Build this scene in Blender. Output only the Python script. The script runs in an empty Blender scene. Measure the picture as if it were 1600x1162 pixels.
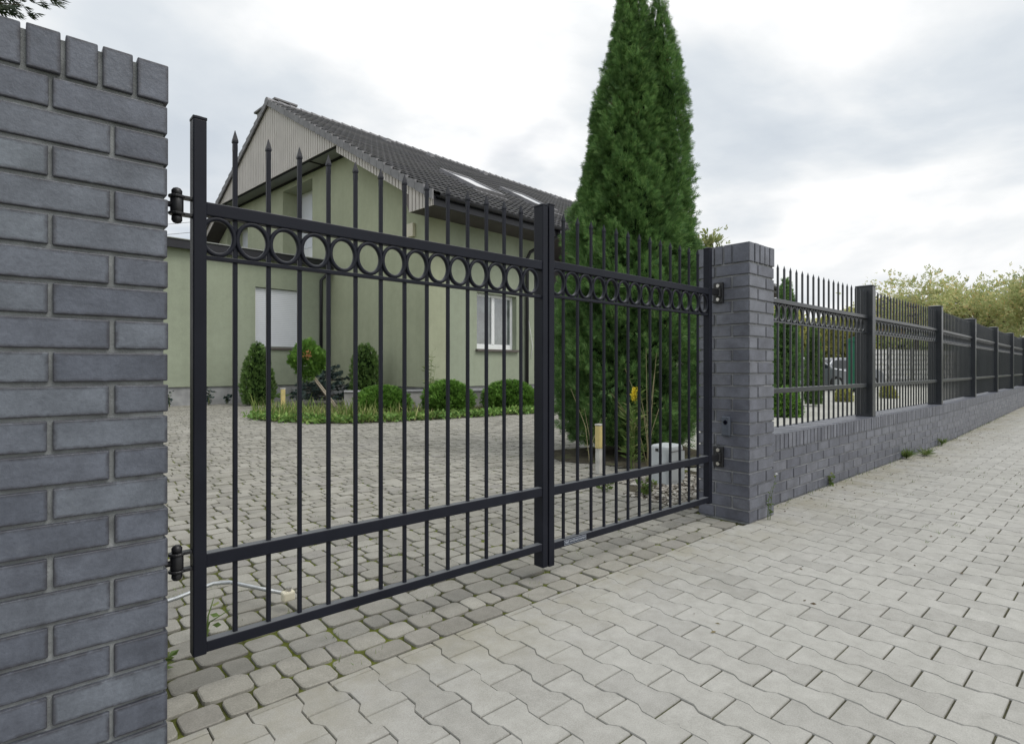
import bpy, math, random
import numpy as np
from mathutils import Vector
rng = np.random.default_rng(7)
random.seed(7)
sc = bpy.context.scene
col = sc.collection
PI = math.pi

# ------------------------------------------------------------------ materials
def new_mat(name):
    m = bpy.data.materials.new(name); m.use_nodes = True
    nt = m.node_tree
    b = nt.nodes['Principled BSDF']
    return m, nt, b
def N(nt, t, **kw):
    n = nt.nodes.new(t)
    for k, v in kw.items():
        if k in n.inputs: n.inputs[k].default_value = v
        else: setattr(n, k, v)
    return n
def ramp(nt, fac, stops):
    r = nt.nodes.new('ShaderNodeValToRGB')
    els = r.color_ramp.elements
    while len(els) < len(stops): els.new(0.5)
    for e, (p, c) in zip(els, stops):
        e.position = p; e.color = (*c, 1)
    nt.links.new(fac, r.inputs['Fac'])
    return r.outputs['Color']
def noise(nt, scale, detail=4, rough=.55, vec=None, dist=0):
    n = N(nt, 'ShaderNodeTexNoise', Scale=scale, Detail=detail, Roughness=rough, Distortion=dist)
    if vec is None:
        vec = nt.nodes.new('ShaderNodeNewGeometry').outputs['Position']
    nt.links.new(vec, n.inputs['Vector'])
    return n.outputs['Fac']
def mixc(nt, fac, a, b, mode='MIX'):
    m = nt.nodes.new('ShaderNodeMix'); m.data_type = 'RGBA'; m.blend_type = mode
    for sock, v in ((m.inputs[0], fac), (m.inputs[6], a), (m.inputs[7], b)):
        if isinstance(v, (int, float)): sock.default_value = v
        elif isinstance(v, tuple): sock.default_value = (*v, 1)
        else: nt.links.new(v, sock)
    return m.outputs[2]
def bump(nt, b, h, strength=.3, dist=.005):
    n = N(nt, 'ShaderNodeBump', Strength=strength, Distance=dist)
    nt.links.new(h, n.inputs['Height']); nt.links.new(n.outputs['Normal'], b.inputs['Normal'])
def island(nt):
    return nt.nodes.new('ShaderNodeNewGeometry').outputs['Random Per Island']

def mat_plain(name, c, rough=.5, var=.12, scale=6., metal=0., bmp=.0, spec=.5, fine=60):
    m, nt, b = new_mat(name)
    f = noise(nt, scale, 5)
    lo = tuple(x * (1 - var) for x in c); hi = tuple(x * (1 + var) for x in c)
    nt.links.new(ramp(nt, f, [(.3, lo), (.7, hi)]), b.inputs['Base Color'])
    b.inputs['Roughness'].default_value = rough; b.inputs['Metallic'].default_value = metal
    b.inputs['Specular IOR Level'].default_value = spec
    if bmp: bump(nt, b, noise(nt, fine, 4), bmp, .004)
    return m
def mat_steel(name, c, rough=.42, spec=.22):
    m, nt, b = new_mat(name); b.inputs['Specular IOR Level'].default_value = spec
    dust = noise(nt, 5, 6, .65)
    fine = noise(nt, 160, 3)
    c1 = ramp(nt, dust, [(.35, c), (.8, tuple(x * 1.4 + .003 for x in c))])
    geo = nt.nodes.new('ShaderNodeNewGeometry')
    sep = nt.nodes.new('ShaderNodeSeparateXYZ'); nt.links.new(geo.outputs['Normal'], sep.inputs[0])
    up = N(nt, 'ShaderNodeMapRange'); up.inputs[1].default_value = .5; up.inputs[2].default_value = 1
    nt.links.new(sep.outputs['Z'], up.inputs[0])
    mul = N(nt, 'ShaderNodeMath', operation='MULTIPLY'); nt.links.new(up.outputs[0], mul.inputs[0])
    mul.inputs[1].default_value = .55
    c2 = mixc(nt, mul.outputs[0], c1, (.20, .21, .22))  # upward faces coloured paler, painting in the sky's light from above
    nt.links.new(c2, b.inputs['Base Color'])
    rr = N(nt, 'ShaderNodeMapRange'); rr.inputs[3].default_value = rough - .07; rr.inputs[4].default_value = rough + .12
    nt.links.new(dust, rr.inputs[0]); nt.links.new(rr.outputs[0], b.inputs['Roughness'])
    bump(nt, b, fine, .12, .001)
    return m
def mat_brick(name, stops, edge=(.035, .034, .042)):
    m, nt, b = new_mat(name)
    r = island(nt)
    base = ramp(nt, r, stops)
    f = noise(nt, 9, 6, .65); f2 = noise(nt, 90, 4, .7)
    c = mixc(nt, .75, base, ramp(nt, f, [(.25, (.45, .45, .47)), (.75, (1.4, 1.4, 1.4))]), 'MULTIPLY')
    c = mixc(nt, .6, c, ramp(nt, f2, [(.3, (.72, .72, .74)), (.7, (1.18, 1.18, 1.18))]), 'MULTIPLY')
    sp = noise(nt, 420, 2, .5)
    c = mixc(nt, ramp(nt, sp, [(.69, (0, 0, 0)), (.73, (.55, .55, .55))]), c, (.03, .03, .035))
    # burnt, irregular margin along the brick edges
    at = nt.nodes.new('ShaderNodeAttribute'); at.attribute_name = 'burnt'
    en = noise(nt, 38, 5, .7)
    ad = N(nt, 'ShaderNodeMath', operation='MULTIPLY'); nt.links.new(at.outputs['Fac'], ad.inputs[0])
    mr = N(nt, 'ShaderNodeMapRange'); mr.inputs[1].default_value = .32; mr.inputs[2].default_value = .62; mr.inputs[3].default_value = .35; mr.inputs[4].default_value = 1.35
    nt.links.new(en, mr.inputs[0]); nt.links.new(mr.outputs[0], ad.inputs[1])
    c = mixc(nt, ramp(nt, ad.outputs[0], [(.12, (0, 0, 0)), (.85, (.8, .8, .8))]), c, edge)
    # chalky efflorescence in a few places
    ef = noise(nt, 2.3, 6, .75)
    c = mixc(nt, ramp(nt, ef, [(.62, (0, 0, 0)), (.80, (.3, .3, .3))]), c, (.26, .28, .30))
    nt.links.new(c, b.inputs['Base Color'])
    b.inputs['Roughness'].default_value = .42
    bump(nt, b, f2, .35, .004)
    return m
def mat_stone(name, stops, fine_amp=.35, stain=(.7, .7, .66), rough=.9, sand=False):
    m, nt, b = new_mat(name)
    base = ramp(nt, island(nt), stops)
    big = noise(nt, 1.1, 5, .6); med = noise(nt, 14, 5, .7); fine = noise(nt, 240, 3, .7)
    c = mixc(nt, .8, base, ramp(nt, big, [(.3, stain), (.68, (1.08, 1.08, 1.07))]), 'MULTIPLY')
    c = mixc(nt, .7, c, ramp(nt, med, [(.28, (.78, .78, .76)), (.72, (1.14, 1.14, 1.14))]), 'MULTIPLY')
    c = mixc(nt, fine_amp, c, ramp(nt, fine, [(.25, (.5, .5, .5)), (.75, (1.4, 1.4, 1.4))]), 'MULTIPLY')
    if sand:   # blown sand and moss gathering towards the foot of the wall, oil spots on the walk
        geo = nt.nodes.new('ShaderNodeNewGeometry'); sp = nt.nodes.new('ShaderNodeSeparateXYZ'); nt.links.new(geo.outputs['Position'], sp.inputs[0])
        mr = N(nt, 'ShaderNodeMapRange'); mr.inputs[1].default_value = 1.25; mr.inputs[2].default_value = 2.1; nt.links.new(sp.outputs['Y'], mr.inputs[0])
        sn = noise(nt, 2.6, 6, .7)
        mu = N(nt, 'ShaderNodeMath', operation='MULTIPLY'); nt.links.new(mr.outputs[0], mu.inputs[0])
        nt.links.new(ramp(nt, sn, [(.40, (0, 0, 0)), (.62, (1, 1, 1))]), mu.inputs[1])
        c = mixc(nt, mu.outputs[0], c, (.26, .24, .17))
        sp2 = noise(nt, 1.7, 3, .5)
        c = mixc(nt, ramp(nt, sp2, [(.68, (0, 0, 0)), (.80, (.35, .35, .35))]), c, (.22, .21, .19))
    nt.links.new(c, b.inputs['Base Color']); b.inputs['Roughness'].default_value = rough
    b.inputs['Specular IOR Level'].default_value = .25
    bump(nt, b, fine, .35, .002)
    return m
def mat_joint(name, a, bcol, cc, sc_=3.):
    m, nt, b = new_mat(name)
    f = noise(nt, sc_, 6, .7); f2 = noise(nt, 55, 4, .7)
    c = ramp(nt, f, [(.38, a), (.55, bcol), (.7, cc)])
    c = mixc(nt, .8, c, ramp(nt, f2, [(.25, (.4, .4, .4)), (.75, (1.5, 1.5, 1.5))]), 'MULTIPLY')
    nt.links.new(c, b.inputs['Base Color']); b.inputs['Roughness'].default_value = 1
    b.inputs['Specular IOR Level'].default_value = .05
    bump(nt, b, f2, .6, .006)
    return m
def mat_leaf(name, stops, clump=2.5, trans=.25, dark=(.45, .45, .45), rough=.6):
    m, nt, b = new_mat(name)
    base = ramp(nt, island(nt), stops)
    f = noise(nt, clump, 4, .6)
    c = mixc(nt, .85, base, ramp(nt, f, [(.32, dark), (.66, (1.25, 1.25, 1.2))]), 'MULTIPLY')
    nt.links.new(c, b.inputs['Base Color']); b.inputs['Roughness'].default_value = rough
    b.inputs['Specular IOR Level'].default_value = .3
    t = nt.nodes.new('ShaderNodeBsdfTranslucent'); nt.links.new(c, t.inputs['Color'])
    mx = nt.nodes.new('ShaderNodeMixShader'); mx.inputs[0].default_value = trans
    nt.links.new(b.outputs[0], mx.inputs[1]); nt.links.new(t.outputs[0], mx.inputs[2])
    nt.links.new(mx.outputs[0], nt.nodes['Material Output'].inputs['Surface'])
    return m
def mat_render(name, c, sc_=1.2):
    m, nt, b = new_mat(name)
    big = noise(nt, .55, 5, .6); fine = noise(nt, 70, 5, .75); med = noise(nt, 6, 4, .6)
    k = ramp(nt, big, [(.3, tuple(x * .90 for x in c)), (.7, tuple(x * 1.07 for x in c))])
    k = mixc(nt, .5, k, ramp(nt, med, [(.3, (.9, .9, .9)), (.7, (1.08, 1.08, 1.08))]), 'MULTIPLY')
    k = mixc(nt, .5, k, ramp(nt, fine, [(.3, (.75, .75, .75)), (.7, (1.2, 1.2, 1.2))]), 'MULTIPLY')
    # rain streaks and splash dirt near the base
    geo = nt.nodes.new('ShaderNodeNewGeometry')
    sep = nt.nodes.new('ShaderNodeSeparateXYZ'); nt.links.new(geo.outputs['Position'], sep.inputs[0])
    mp = nt.nodes.new('ShaderNodeMapping'); mp.inputs['Scale'].default_value = (3.5, 3.5, .18)
    nt.links.new(geo.outputs['Position'], mp.inputs['Vector'])
    st = noise(nt, 1.0, 5, .6, mp.outputs[0])
    k = mixc(nt, .3, k, ramp(nt, st, [(.35, (.84, .84, .82)), (.6, (1.04, 1.04, 1.04))]), 'MULTIPLY')
    nt.links.new(k, b.inputs['Base Color']); b.inputs['Roughness'].default_value = .95
    b.inputs['Specular IOR Level'].default_value = .15
    bump(nt, b, fine, .5, .008)
    return m
M = {}
M['steel'] = mat_steel('anthracite_paint', (.0070, .0082, .0145))
M['fence_steel'] = mat_steel('fence_paint', (.016, .019, .024), .30, .6)
M['black'] = mat_plain('black_plastic', (.014, .014, .016), .4, .2, 20)
M['bolt'] = mat_plain('zinc_bolt', (.55, .53, .5), .35, .2, 40, .9)
M['brick'] = mat_brick('grey_clinker', [(0, (0.091, 0.102, 0.129)), (0.25, (0.115, 0.127, 0.156)), (0.5, (0.103, 0.115, 0.143)), (0.72, (0.127, 0.141, 0.168)), (0.9, (0.136, 0.155, 0.176)), (0.97, (0.115, 0.122, 0.146)), (0.985, (0.103, 0.087, 0.100)), (1, (0.097, 0.078, 0.091))])
M['brick2'] = mat_brick('grey_clinker_weathered', [(0, (0.107, 0.113, 0.140)), (0.4, (0.126, 0.133, 0.162)), (0.7, (0.143, 0.150, 0.177)), (1, (0.159, 0.165, 0.193))], (.075, .078, .092))
M['mortar'] = mat_plain('mortar', (.215, .225, .228), .95, .35, 14, bmp=.6, fine=180)
M['mortar2'] = mat_plain('pale_mortar', (.30, .305, .315), .95, .35, 7, bmp=.6, fine=180)
M['behaton'] = mat_stone('sidewalk_stone', [(0, (0.336, 0.329, 0.309)), (0.25, (0.369, 0.361, 0.340)), (0.85, (0.392, 0.385, 0.362)), (1, (0.343, 0.336, 0.318))], .4, (.90, .90, .88), sand=True)
M['cobble'] = mat_stone('old_setts', [(0, (.24, .23, .208)), (.45, (.30, .288, .258)), (.8, (.335, .323, .29)), (1, (.265, .253, .235))], .55, (.82, .82, .78))
M['joint'] = mat_joint('sand_joint', (.060, .058, .040), (.082, .079, .052), (.085, .098, .034), 1.6)
M['moss'] = mat_joint('mossy_joint', (.06, .06, .03), (.11, .125, .03), (.17, .20, .03), 1.6)
M['soil'] = mat_joint('soil', (.055, .048, .036), (.09, .082, .06), (.10, .125, .045), 4)
M['meadow'] = mat_joint('meadow_ground', (.10, .12, .045), (.13, .15, .05), (.17, .17, .07), .4)
M['render'] = mat_render('olive_render', (.415, .438, .312))
M['render_shaded'] = mat_render('olive_render_shaded', (.345, .382, .293))  # same render as the gable, darkened to paint in the street side's shade
M['plinth'] = mat_plain('concrete_plinth', (.33, .335, .34), .9, .25, 3, bmp=.4)
M['concrete'] = mat_plain('grey_concrete', (.27, .265, .25), .95, .35, 2.5, bmp=.5)
M['clad'] = mat_plain('beige_cladding', (.54, .50, .465), .55, .07, 2)
M['cladgap'] = mat_plain('cladding_gap', (.17, .15, .14), .8)
M['tile'] = mat_stone('roof_tile', [(0, (.085, .085, .095)), (.5, (.105, .105, .115)), (1, (.125, .123, .128))], .3, (.78, .8, .75), .75)
M['verge'] = mat_plain('verge_tile', (.21, .205, .215), .7, .2, 3)
M['under'] = mat_plain('roof_underlay', (.02, .02, .022), .9)
M['gutter'] = mat_plain('dark_gutter', (.012, .012, .018), .4, .2, 3)
M['soffit'] = mat_plain('brown_soffit', (.07, .06, .06), .7, .15, 2)
M['soffit_l'] = mat_plain('grey_soffit', (.30, .31, .30), .7, .1, 2)
M['white'] = mat_plain('white_pvc', (.80, .81, .82), .4, .04, 3)
M['shutter'] = mat_plain('white_shutter', (.76, .78, .84), .5, .03, 2)
M['sill'] = mat_plain('brown_sill', (.11, .095, .085), .5)
M['door'] = mat_plain('bluegrey_door', (.13, .15, .19), .45, .1, 2)
M['wallin'] = mat_plain('porch_wall', (.10, .09, .105), .8, .1)
M['lamp'] = mat_plain('cream_box', (.62, .58, .45), .5, .05)
M['thuja'] = mat_leaf('thuja_leaf', [(0, (0.140, 0.101, 0.058)), (0.02, (0.080, 0.170, 0.058)), (0.4, (0.136, 0.257, 0.082)), (0.8, (0.190, 0.325, 0.106)), (1, (0.271, 0.407, 0.144))], 3.4, .3, (.48, .53, .50))
M['thuja_s'] = mat_leaf('small_thuja_leaf', [(0, (.09, .17, .05)), (.6, (.15, .26, .07)), (1, (.22, .33, .10))], 5, .2, (.5, .5, .5))
M['globe'] = mat_leaf('globe_thuja_leaf', [(0, (.085, .19, .035)), (.5, (.14, .28, .05)), (1, (.22, .38, .07))], 5, .25, (.5, .55, .5))
M['spruce'] = mat_leaf('blue_spruce_needle', [(0, (.035, .06, .055)), (.6, (.06, .10, .095)), (1, (.11, .16, .15))], 6, .1)
M['needle'] = mat_leaf('dark_needle', [(0, (.02, .035, .02)), (1, (.04, .06, .03))], 6, .1)
M['grass'] = mat_leaf('bed_grass', [(0, (.11, .18, .045)), (.5, (.19, .27, .07)), (.8, (.28, .32, .11)), (1, (.44, .40, .20))], 1.2, .3, (.6, .6, .55))
M['cover'] = mat_leaf('ground_cover_leaf', [(0, (.11, .22, .05)), (.6, (.19, .33, .08)), (1, (.30, .40, .12))], 3, .25, (.55, .55, .5))
M['weed'] = mat_leaf('weed_leaf', [(0, (.10, .17, .04)), (.6, (.17, .25, .07)), (1, (.28, .30, .12))], 6, .3)
M['dry'] = mat_plain('dry_stem', (.30, .26, .15), .8, .3, 9)
M['yellow'] = mat_plain('yellow_flower', (.75, .60, .03), .7, .2, 30)
M['orange'] = mat_leaf('orange_leaf', [(0, (.65, .30, .14)), (1, (.85, .48, .25))], 6, .3)
M['autumn'] = mat_leaf('autumn_leaf', [(0, (0.334, 0.387, 0.176)), (0.4, (0.458, 0.493, 0.229)), (0.75, (0.563, 0.546, 0.299)), (0.92, (0.616, 0.528, 0.282)), (1, (0.634, 0.440, 0.211))], .6, .5, (.74, .78, .76))
M['leafgreen'] = mat_leaf('green_leaf', [(0, (.20, .26, .10)), (.6, (.32, .37, .14)), (1, (.46, .46, .22))], .8, .4)
M['hedge'] = mat_leaf('yellow_hedge_leaf', [(0, (.32, .35, .11)), (.5, (.46, .47, .16)), (1, (.58, .55, .22))], .5, .3, (.7, .7, .65))
M['far'] = mat_leaf('far_foliage', [(0, (.09, .12, .05)), (1, (.20, .21, .09))], .12, .2)
M['litter'] = mat_leaf('dry_litter', [(0, (.09, .065, .04)), (.6, (.16, .12, .07)), (1, (.24, .20, .09))], 8, .1)
M['bark'] = mat_plain('bark', (.10, .08, .06), .95, .35, 12, bmp=.6)
M['wood'] = mat_plain('weathered_wood', (.38, .33, .26), .85, .3, 9)
M['wood_y'] = mat_plain('yellow_paint', (.58, .48, .20), .6, .12, 9)
M['wood_w'] = mat_plain('whitewash', (.50, .49, .45), .8, .2, 12)
M['boxgrey'] = mat_plain('utility_grey', (.50, .53, .54), .55, .06, 4)
M['zinc'] = mat_plain('galvanised', (.40, .42, .43), .42, .2, 30, .6)
M['pebble'] = mat_stone('pebble', [(0, (.16, .14, .12)), (.5, (.38, .35, .31)), (1, (.62, .60, .56))], .3)
M['silver'] = mat_plain('silver_paint', (.24, .25, .27), .3, .05, 1, .6)
M['darkglass'] = mat_plain('dark_glass', (.02, .024, .028), .08, .1)
M['tyre'] = mat_plain('tyre', (.02, .02, .02), .9)
M['lattice'] = mat_plain('white_concrete', (.74, .73, .72), .8, .1, 2)
M['greenpaint'] = mat_plain('green_paint', (.012, .14, .075), .45, .12, 2)
M['redbrick'] = mat_plain('red_brick', (.42, .16, .08), .9, .2, 2)
M['plate'] = mat_plain('plate_blue', (.03, .04, .065), .35, .1, 30)
M['print'] = mat_plain('plate_print', (.50, .53, .58), .5, .02, 30)
M['lens'] = mat_plain('photocell_lens', (.004, .005, .012), .1, .1)
M['photoc'] = mat_plain('photocell_case', (.085, .098, .125), .45, .1, 30)

def glass_mat():
    m, nt, b = new_mat('window_glass')
    f = noise(nt, 2.2, 5, .7)
    nt.links.new(ramp(nt, f, [(.35, (.05, .06, .06)), (.7, (.16, .19, .19))]), b.inputs['Base Color'])
    b.inputs['Roughness'].default_value = .04; b.inputs['Specular IOR Level'].default_value = 1
    b.inputs['IOR'].default_value = 1.9
    return m
M['glass'] = glass_mat()
def skylight_glass():
    m, nt, b = new_mat('skylight_glass')
    b.inputs['Base Color'].default_value = (.34, .36, .38, 1)  # pale base colour paints the white sky's reflection into the pane
    b.inputs['Roughness'].default_value = .05; b.inputs['IOR'].default_value = 1.55
    return m
M['skyglass'] = skylight_glass()
def yard_mat():
    m, nt, b = new_mat('yard_far_setts')
    geo = nt.nodes.new('ShaderNodeNewGeometry')
    br = N(nt, 'ShaderNodeTexBrick', Scale=1.0)
    br.inputs['Brick Width'].default_value = .24; br.inputs['Row Height'].default_value = .13
    br.inputs['Mortar Size'].default_value = .006; br.inputs['Mortar Smooth'].default_value = .3
    br.inputs['Color1'].default_value = (.40, .395, .36, 1); br.inputs['Color2'].default_value = (.46, .455, .42, 1)
    br.inputs['Mortar'].default_value = (.17, .165, .13, 1)
    nt.links.new(geo.outputs['Position'], br.inputs['Vector'])
    big = noise(nt, .8, 5, .6); fine = noise(nt, 90, 3, .7)
    c = mixc(nt, .6, br.outputs['Color'], ramp(nt, big, [(.3, (.75, .75, .7)), (.7, (1.1, 1.1, 1.1))]), 'MULTIPLY')
    c = mixc(nt, .4, c, ramp(nt, fine, [(.25, (.6, .6, .6)), (.75, (1.3, 1.3, 1.3))]), 'MULTIPLY')
    nt.links.new(c, b.inputs['Base Color']); b.inputs['Roughness'].default_value = .95
    return m
M['yardfar'] = yard_mat()

# ------------------------------------------------------------------ builders
ORG = {}
def link(o, parent=None):
    col.objects.link(o)
    if parent is not None:
        o.parent = parent; ORG[o.name] = ORG.get(parent.name, Vector((0, 0, 0)))
    return o
def tag(o, label=None, cat=None, group=None, kind=None):
    if label: o['label'] = label
    if cat: o['category'] = cat
    if group: o['group'] = group
    if kind: o['kind'] = kind
    return o
def thing(name, label, cat, loc=(0, 0, 0), group=None):
    o = bpy.data.objects.new(name, None); col.objects.link(o)
    o.location = loc; o.empty_display_size = .1
    ORG[o.name] = Vector(loc)
    return tag(o, label, cat, group)
def np_mesh(name, V, faces, mat, parent=None, smooth=False, loc=None):
    """faces: either an (n,k) int array or a list of index lists."""
    V = np.asarray(V, dtype=np.float64)
    org = ORG.get(parent.name, Vector((0, 0, 0))) if parent is not None else Vector(loc or (0, 0, 0))
    V = V - np.array(org)
    me = bpy.data.meshes.new(name)
    if isinstance(faces, np.ndarray):
        n, k = faces.shape
        me.vertices.add(len(V)); me.vertices.foreach_set('co', V.ravel())
        me.loops.add(n * k); me.loops.foreach_set('vertex_index', faces.ravel().astype(np.int32))
        me.polygons.add(n); me.polygons.foreach_set('loop_start', np.arange(0, n * k, k, dtype=np.int32))
        me.polygons.foreach_set('loop_total', np.full(n, k, dtype=np.int32))
        me.update(calc_edges=True)
    else:
        me.from_pydata(V.tolist(), [], faces); me.update()
    me.materials.append(mat)
    if smooth: me.polygons.foreach_set('use_smooth', [True] * len(me.polygons))
    o = bpy.data.objects.new(name, me)
    link(o, parent)
    if parent is None:
        o.location = loc or (0, 0, 0)
    return o
class MB:
    def __init__(s): s.v = []; s.f = []
    def add(s, V, F):
        n = len(s.v); s.v += [tuple(p) for p in V]; s.f += [[i + n for i in f] for f in F]; return s
    def box(s, x0, x1, y0, y1, z0, z1):
        V = [(x, y, z) for z in (z0, z1) for y in (y0, y1) for x in (x0, x1)]
        return s.add(V, [(0, 2, 3, 1), (4, 5, 7, 6), (0, 1, 5, 4), (2, 6, 7, 3), (0, 4, 6, 2), (1, 3, 7, 5)])
    def hexa(s, P): # 8 points, bottom ring 4, top ring 4
        return s.add(P, [(3, 2, 1, 0), (4, 5, 6, 7), (0, 1, 5, 4), (1, 2, 6, 5), (2, 3, 7, 6), (3, 0, 4, 7)])
    def prism(s, poly, off): # poly: list of 3D pts, off: extrusion vector
        n = len(poly); off = Vector(off)
        V = [Vector(p) for p in poly]; V += [p + off for p in V]
        F = [list(range(n))[::-1], list(range(n, 2 * n))] + [[i, (i + 1) % n, n + (i + 1) % n, n + i] for i in range(n)]
        return s.add(V, F)
    def tube(s, pts, r, n=8, cap=True):
        pts = [Vector(p) for p in pts]; rs = r if isinstance(r, (list, tuple)) else [r] * len(pts)
        V = []; F = []
        up = Vector((0, 0, 1)); prev = None
        for i, p in enumerate(pts):
            d = (pts[min(i + 1, len(pts) - 1)] - pts[max(i - 1, 0)]).normalized()
            a = prev if prev is not None else (up if abs(d.z) < .9 else Vector((1, 0, 0)))
            u = (a - d * a.dot(d)).normalized(); w = d.cross(u); prev = u
            for k in range(n):
                t = 2 * PI * k / n
                V.append(p + (u * math.cos(t) + w * math.sin(t)) * rs[i])
        for i in range(len(pts) - 1):
            for k in range(n):
                F.append((i * n + k, i * n + (k + 1) % n, (i + 1) * n + (k + 1) % n, (i + 1) * n + k))
        if cap:
            F.append(list(range(n))[::-1]); F.append([(len(pts) - 1) * n + k for k in range(n)])
        return s.add(V, F)
    def lathe(s, prof, c, n=16): # prof [(r,z)]
        V = [(c[0] + r * math.cos(2 * PI * k / n), c[1] + r * math.sin(2 * PI * k / n), c[2] + z) for r, z in prof for k in range(n)]
        F = [(i * n + k, i * n + (k + 1) % n, (i + 1) * n + (k + 1) % n, (i + 1) * n + k) for i in range(len(prof) - 1) for k in range(n)]
        F += [list(range(n))[::-1], [(len(prof) - 1) * n + k for k in range(n)]]
        return s.add(V, F)
    def build(s, name, mat, parent=None, smooth=False, bevel=0, seg=2, loc=None):
        o = np_mesh(name, s.v, s.f, mat, parent, smooth, loc)
        if bevel:
            b = o.modifiers.new('bevel', 'BEVEL'); b.width = bevel; b.segments = seg; b.limit_method = 'ANGLE'
            b.angle_limit = math.radians(40); b.harden_normals = False
        return o
def box(name, x0, x1, y0, y1, z0, z1, mat, parent=None, bevel=.002):
    return MB().box(x0, x1, y0, y1, z0, z1).build(name, mat, parent, bevel=bevel)
def dup(src, parent, off, name=None):
    o = src.copy(); col.objects.link(o); o.parent = parent
    o.location = Vector(src.location) + Vector(off)
    for ch in src.children:
        c = ch.copy(); col.objects.link(c); c.parent = o
    return o
def copy_thing(src, loc, rot=0., scale=(1, 1, 1), label=None):
    r = src.copy(); col.objects.link(r); r.location = loc; r.rotation_euler = (0, 0, rot); r.scale = scale
    if label: r['label'] = label
    for ch in src.children:
        c = ch.copy(); col.objects.link(c); c.parent = r
        for g in ch.children:
            d = g.copy(); col.objects.link(d); d.parent = c
    return r
def sprays(P, D, size, template, jitter=.35, rng=rng):
    """P (n,3) points, D (n,3) unit directions, size (n,), template (q,4,3) quads in (along, side, normal)."""
    n = len(P); P = np.asarray(P); D = np.asarray(D) + rng.normal(0, jitter, (n, 3))
    D /= np.linalg.norm(D, axis=1)[:, None]
    A = rng.normal(0, 1, (n, 3)); S = np.cross(D, A); S /= np.linalg.norm(S, axis=1)[:, None]
    W = np.cross(D, S)
    T = np.asarray(template).reshape(-1, 3)
    V = P[:, None, :] + np.asarray(size)[:, None, None] * (T[None, :, 0:1] * D[:, None] + T[None, :, 1:2] * S[:, None] + T[None, :, 2:3] * W[:, None])
    V = V.reshape(-1, 3)
    F = np.arange(len(V)).reshape(-1, 4)
    return V, F
def leafquad(x0, y0, x1, y1, w, z0=0, z1=0, wm=.55):
    dx, dy = x1 - x0, y1 - y0; l = math.hypot(dx, dy); nx, ny = -dy / l * w / 2, dx / l * w / 2
    xm, ym = x0 + dx * wm, y0 + dy * wm; zm = (z0 + z1) / 2
    return [(x0, y0, z0), (xm + nx, ym + ny, zm), (x1, y1, z1), (xm - nx, ym - ny, zm)]
FROND = [leafquad(0, 0, 1, 0, .16, 0, -.08), leafquad(.15, 0, .7, .34, .15, 0, .05), leafquad(.15, 0, .7, -.34, .15, 0, .05),
         leafquad(.4, 0, .92, .24, .13, 0, -.03), leafquad(.4, 0, .92, -.24, .13, 0, -.03)]
FROND2 = [leafquad(0, 0, 1, 0, .10, 0, -.10), leafquad(.1, 0, .55, .36, .09, 0, .06), leafquad(.1, 0, .55, -.36, .09, 0, .06), leafquad(.32, 0, .80, .30, .085, 0, -.02), leafquad(.32, 0, .80, -.30, .085, 0, -.02), leafquad(.55, 0, .98, .2, .08, 0, -.08), leafquad(.55, 0, .98, -.2, .08, 0, -.08)]
LEAF = [leafquad(0, 0, 1, 0, .55)]
BLADE = [[(0, -.035, 0), (.55, -.03, .06), (.55, .03, .06), (0, .035, 0)], [(.55, -.03, .06), (1, -.004, .22), (1, .004, .22), (.55, .03, .06)]]
TWIGLEAF = [leafquad(0, .0, .5, .28, .26), leafquad(.1, 0, .62, -.3, .26), leafquad(.4, 0, 1, .08, .26, 0, .1), leafquad(.2, 0, .5, .1, .2, 0, .35)]

OX, OY = 9.4, 22.7
# ------------------------------------------------------------------ camera
YAW = 48.3486                       # the fence runs along +X, the yard lies on the +Y side
cam = bpy.data.objects.new('camera', bpy.data.cameras.new('camera')); col.objects.link(cam)
cam.location = (0, 0, 1.0); cam.rotation_euler = (PI / 2, 0, math.radians(YAW - 90))
cam.data.sensor_width = 36; cam.data.lens = 885 / 1600 * 36; cam.data.shift_y = -6 / 1600
cam.data.clip_start = .05; cam.data.clip_end = 3000
sc.camera = cam

# ------------------------------------------------------------------ light and sky
SUN_EL, SUN_AZ = math.radians(52), math.radians(-62)   # direction to the sun: azimuth measured from +X
sd = Vector((math.cos(SUN_EL) * math.cos(SUN_AZ), math.cos(SUN_EL) * math.sin(SUN_AZ), math.sin(SUN_EL)))
sun = bpy.data.objects.new('sun', bpy.data.lights.new('sun', 'SUN')); col.objects.link(sun)
sun.data.energy = 1.35; sun.data.angle = math.radians(28); sun.data.color = (1, .965, .91)
sun.rotation_euler = sd.to_track_quat('Z', 'Y').to_euler(); sun.location = (0, 0, 30)
w = bpy.data.worlds.new('World'); sc.world = w; w.use_nodes = True
nt = w.node_tree; bg = nt.nodes['Background']
sky = nt.nodes.new('ShaderNodeTexSky'); sky.sky_type = 'NISHITA'; sky.sun_disc = False
sky.sun_elevation = SUN_EL; sky.sun_rotation = PI / 2 - SUN_AZ
tc = nt.nodes.new('ShaderNodeTexCoord'); sep = nt.nodes.new('ShaderNodeSeparateXYZ')
nt.links.new(tc.outputs['Generated'], sep.inputs[0])
def mth(op, a, b=None):
    n = nt.nodes.new('ShaderNodeMath'); n.operation = op
    for i, v in enumerate((a, b)):
        if v is None: continue
        if isinstance(v, (int, float)): n.inputs[i].default_value = v
        else: nt.links.new(v, n.inputs[i])
    return n.outputs[0]
zc = mth('MAXIMUM', sep.outputs['Z'], 0.0); den = mth('ADD', zc, .16)
cx = mth('DIVIDE', sep.outputs['X'], den); cy = mth('DIVIDE', sep.outputs['Y'], den)
cmb = nt.nodes.new('ShaderNodeCombineXYZ'); nt.links.new(cx, cmb.inputs[0]); nt.links.new(cy, cmb.inputs[1])
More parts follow.
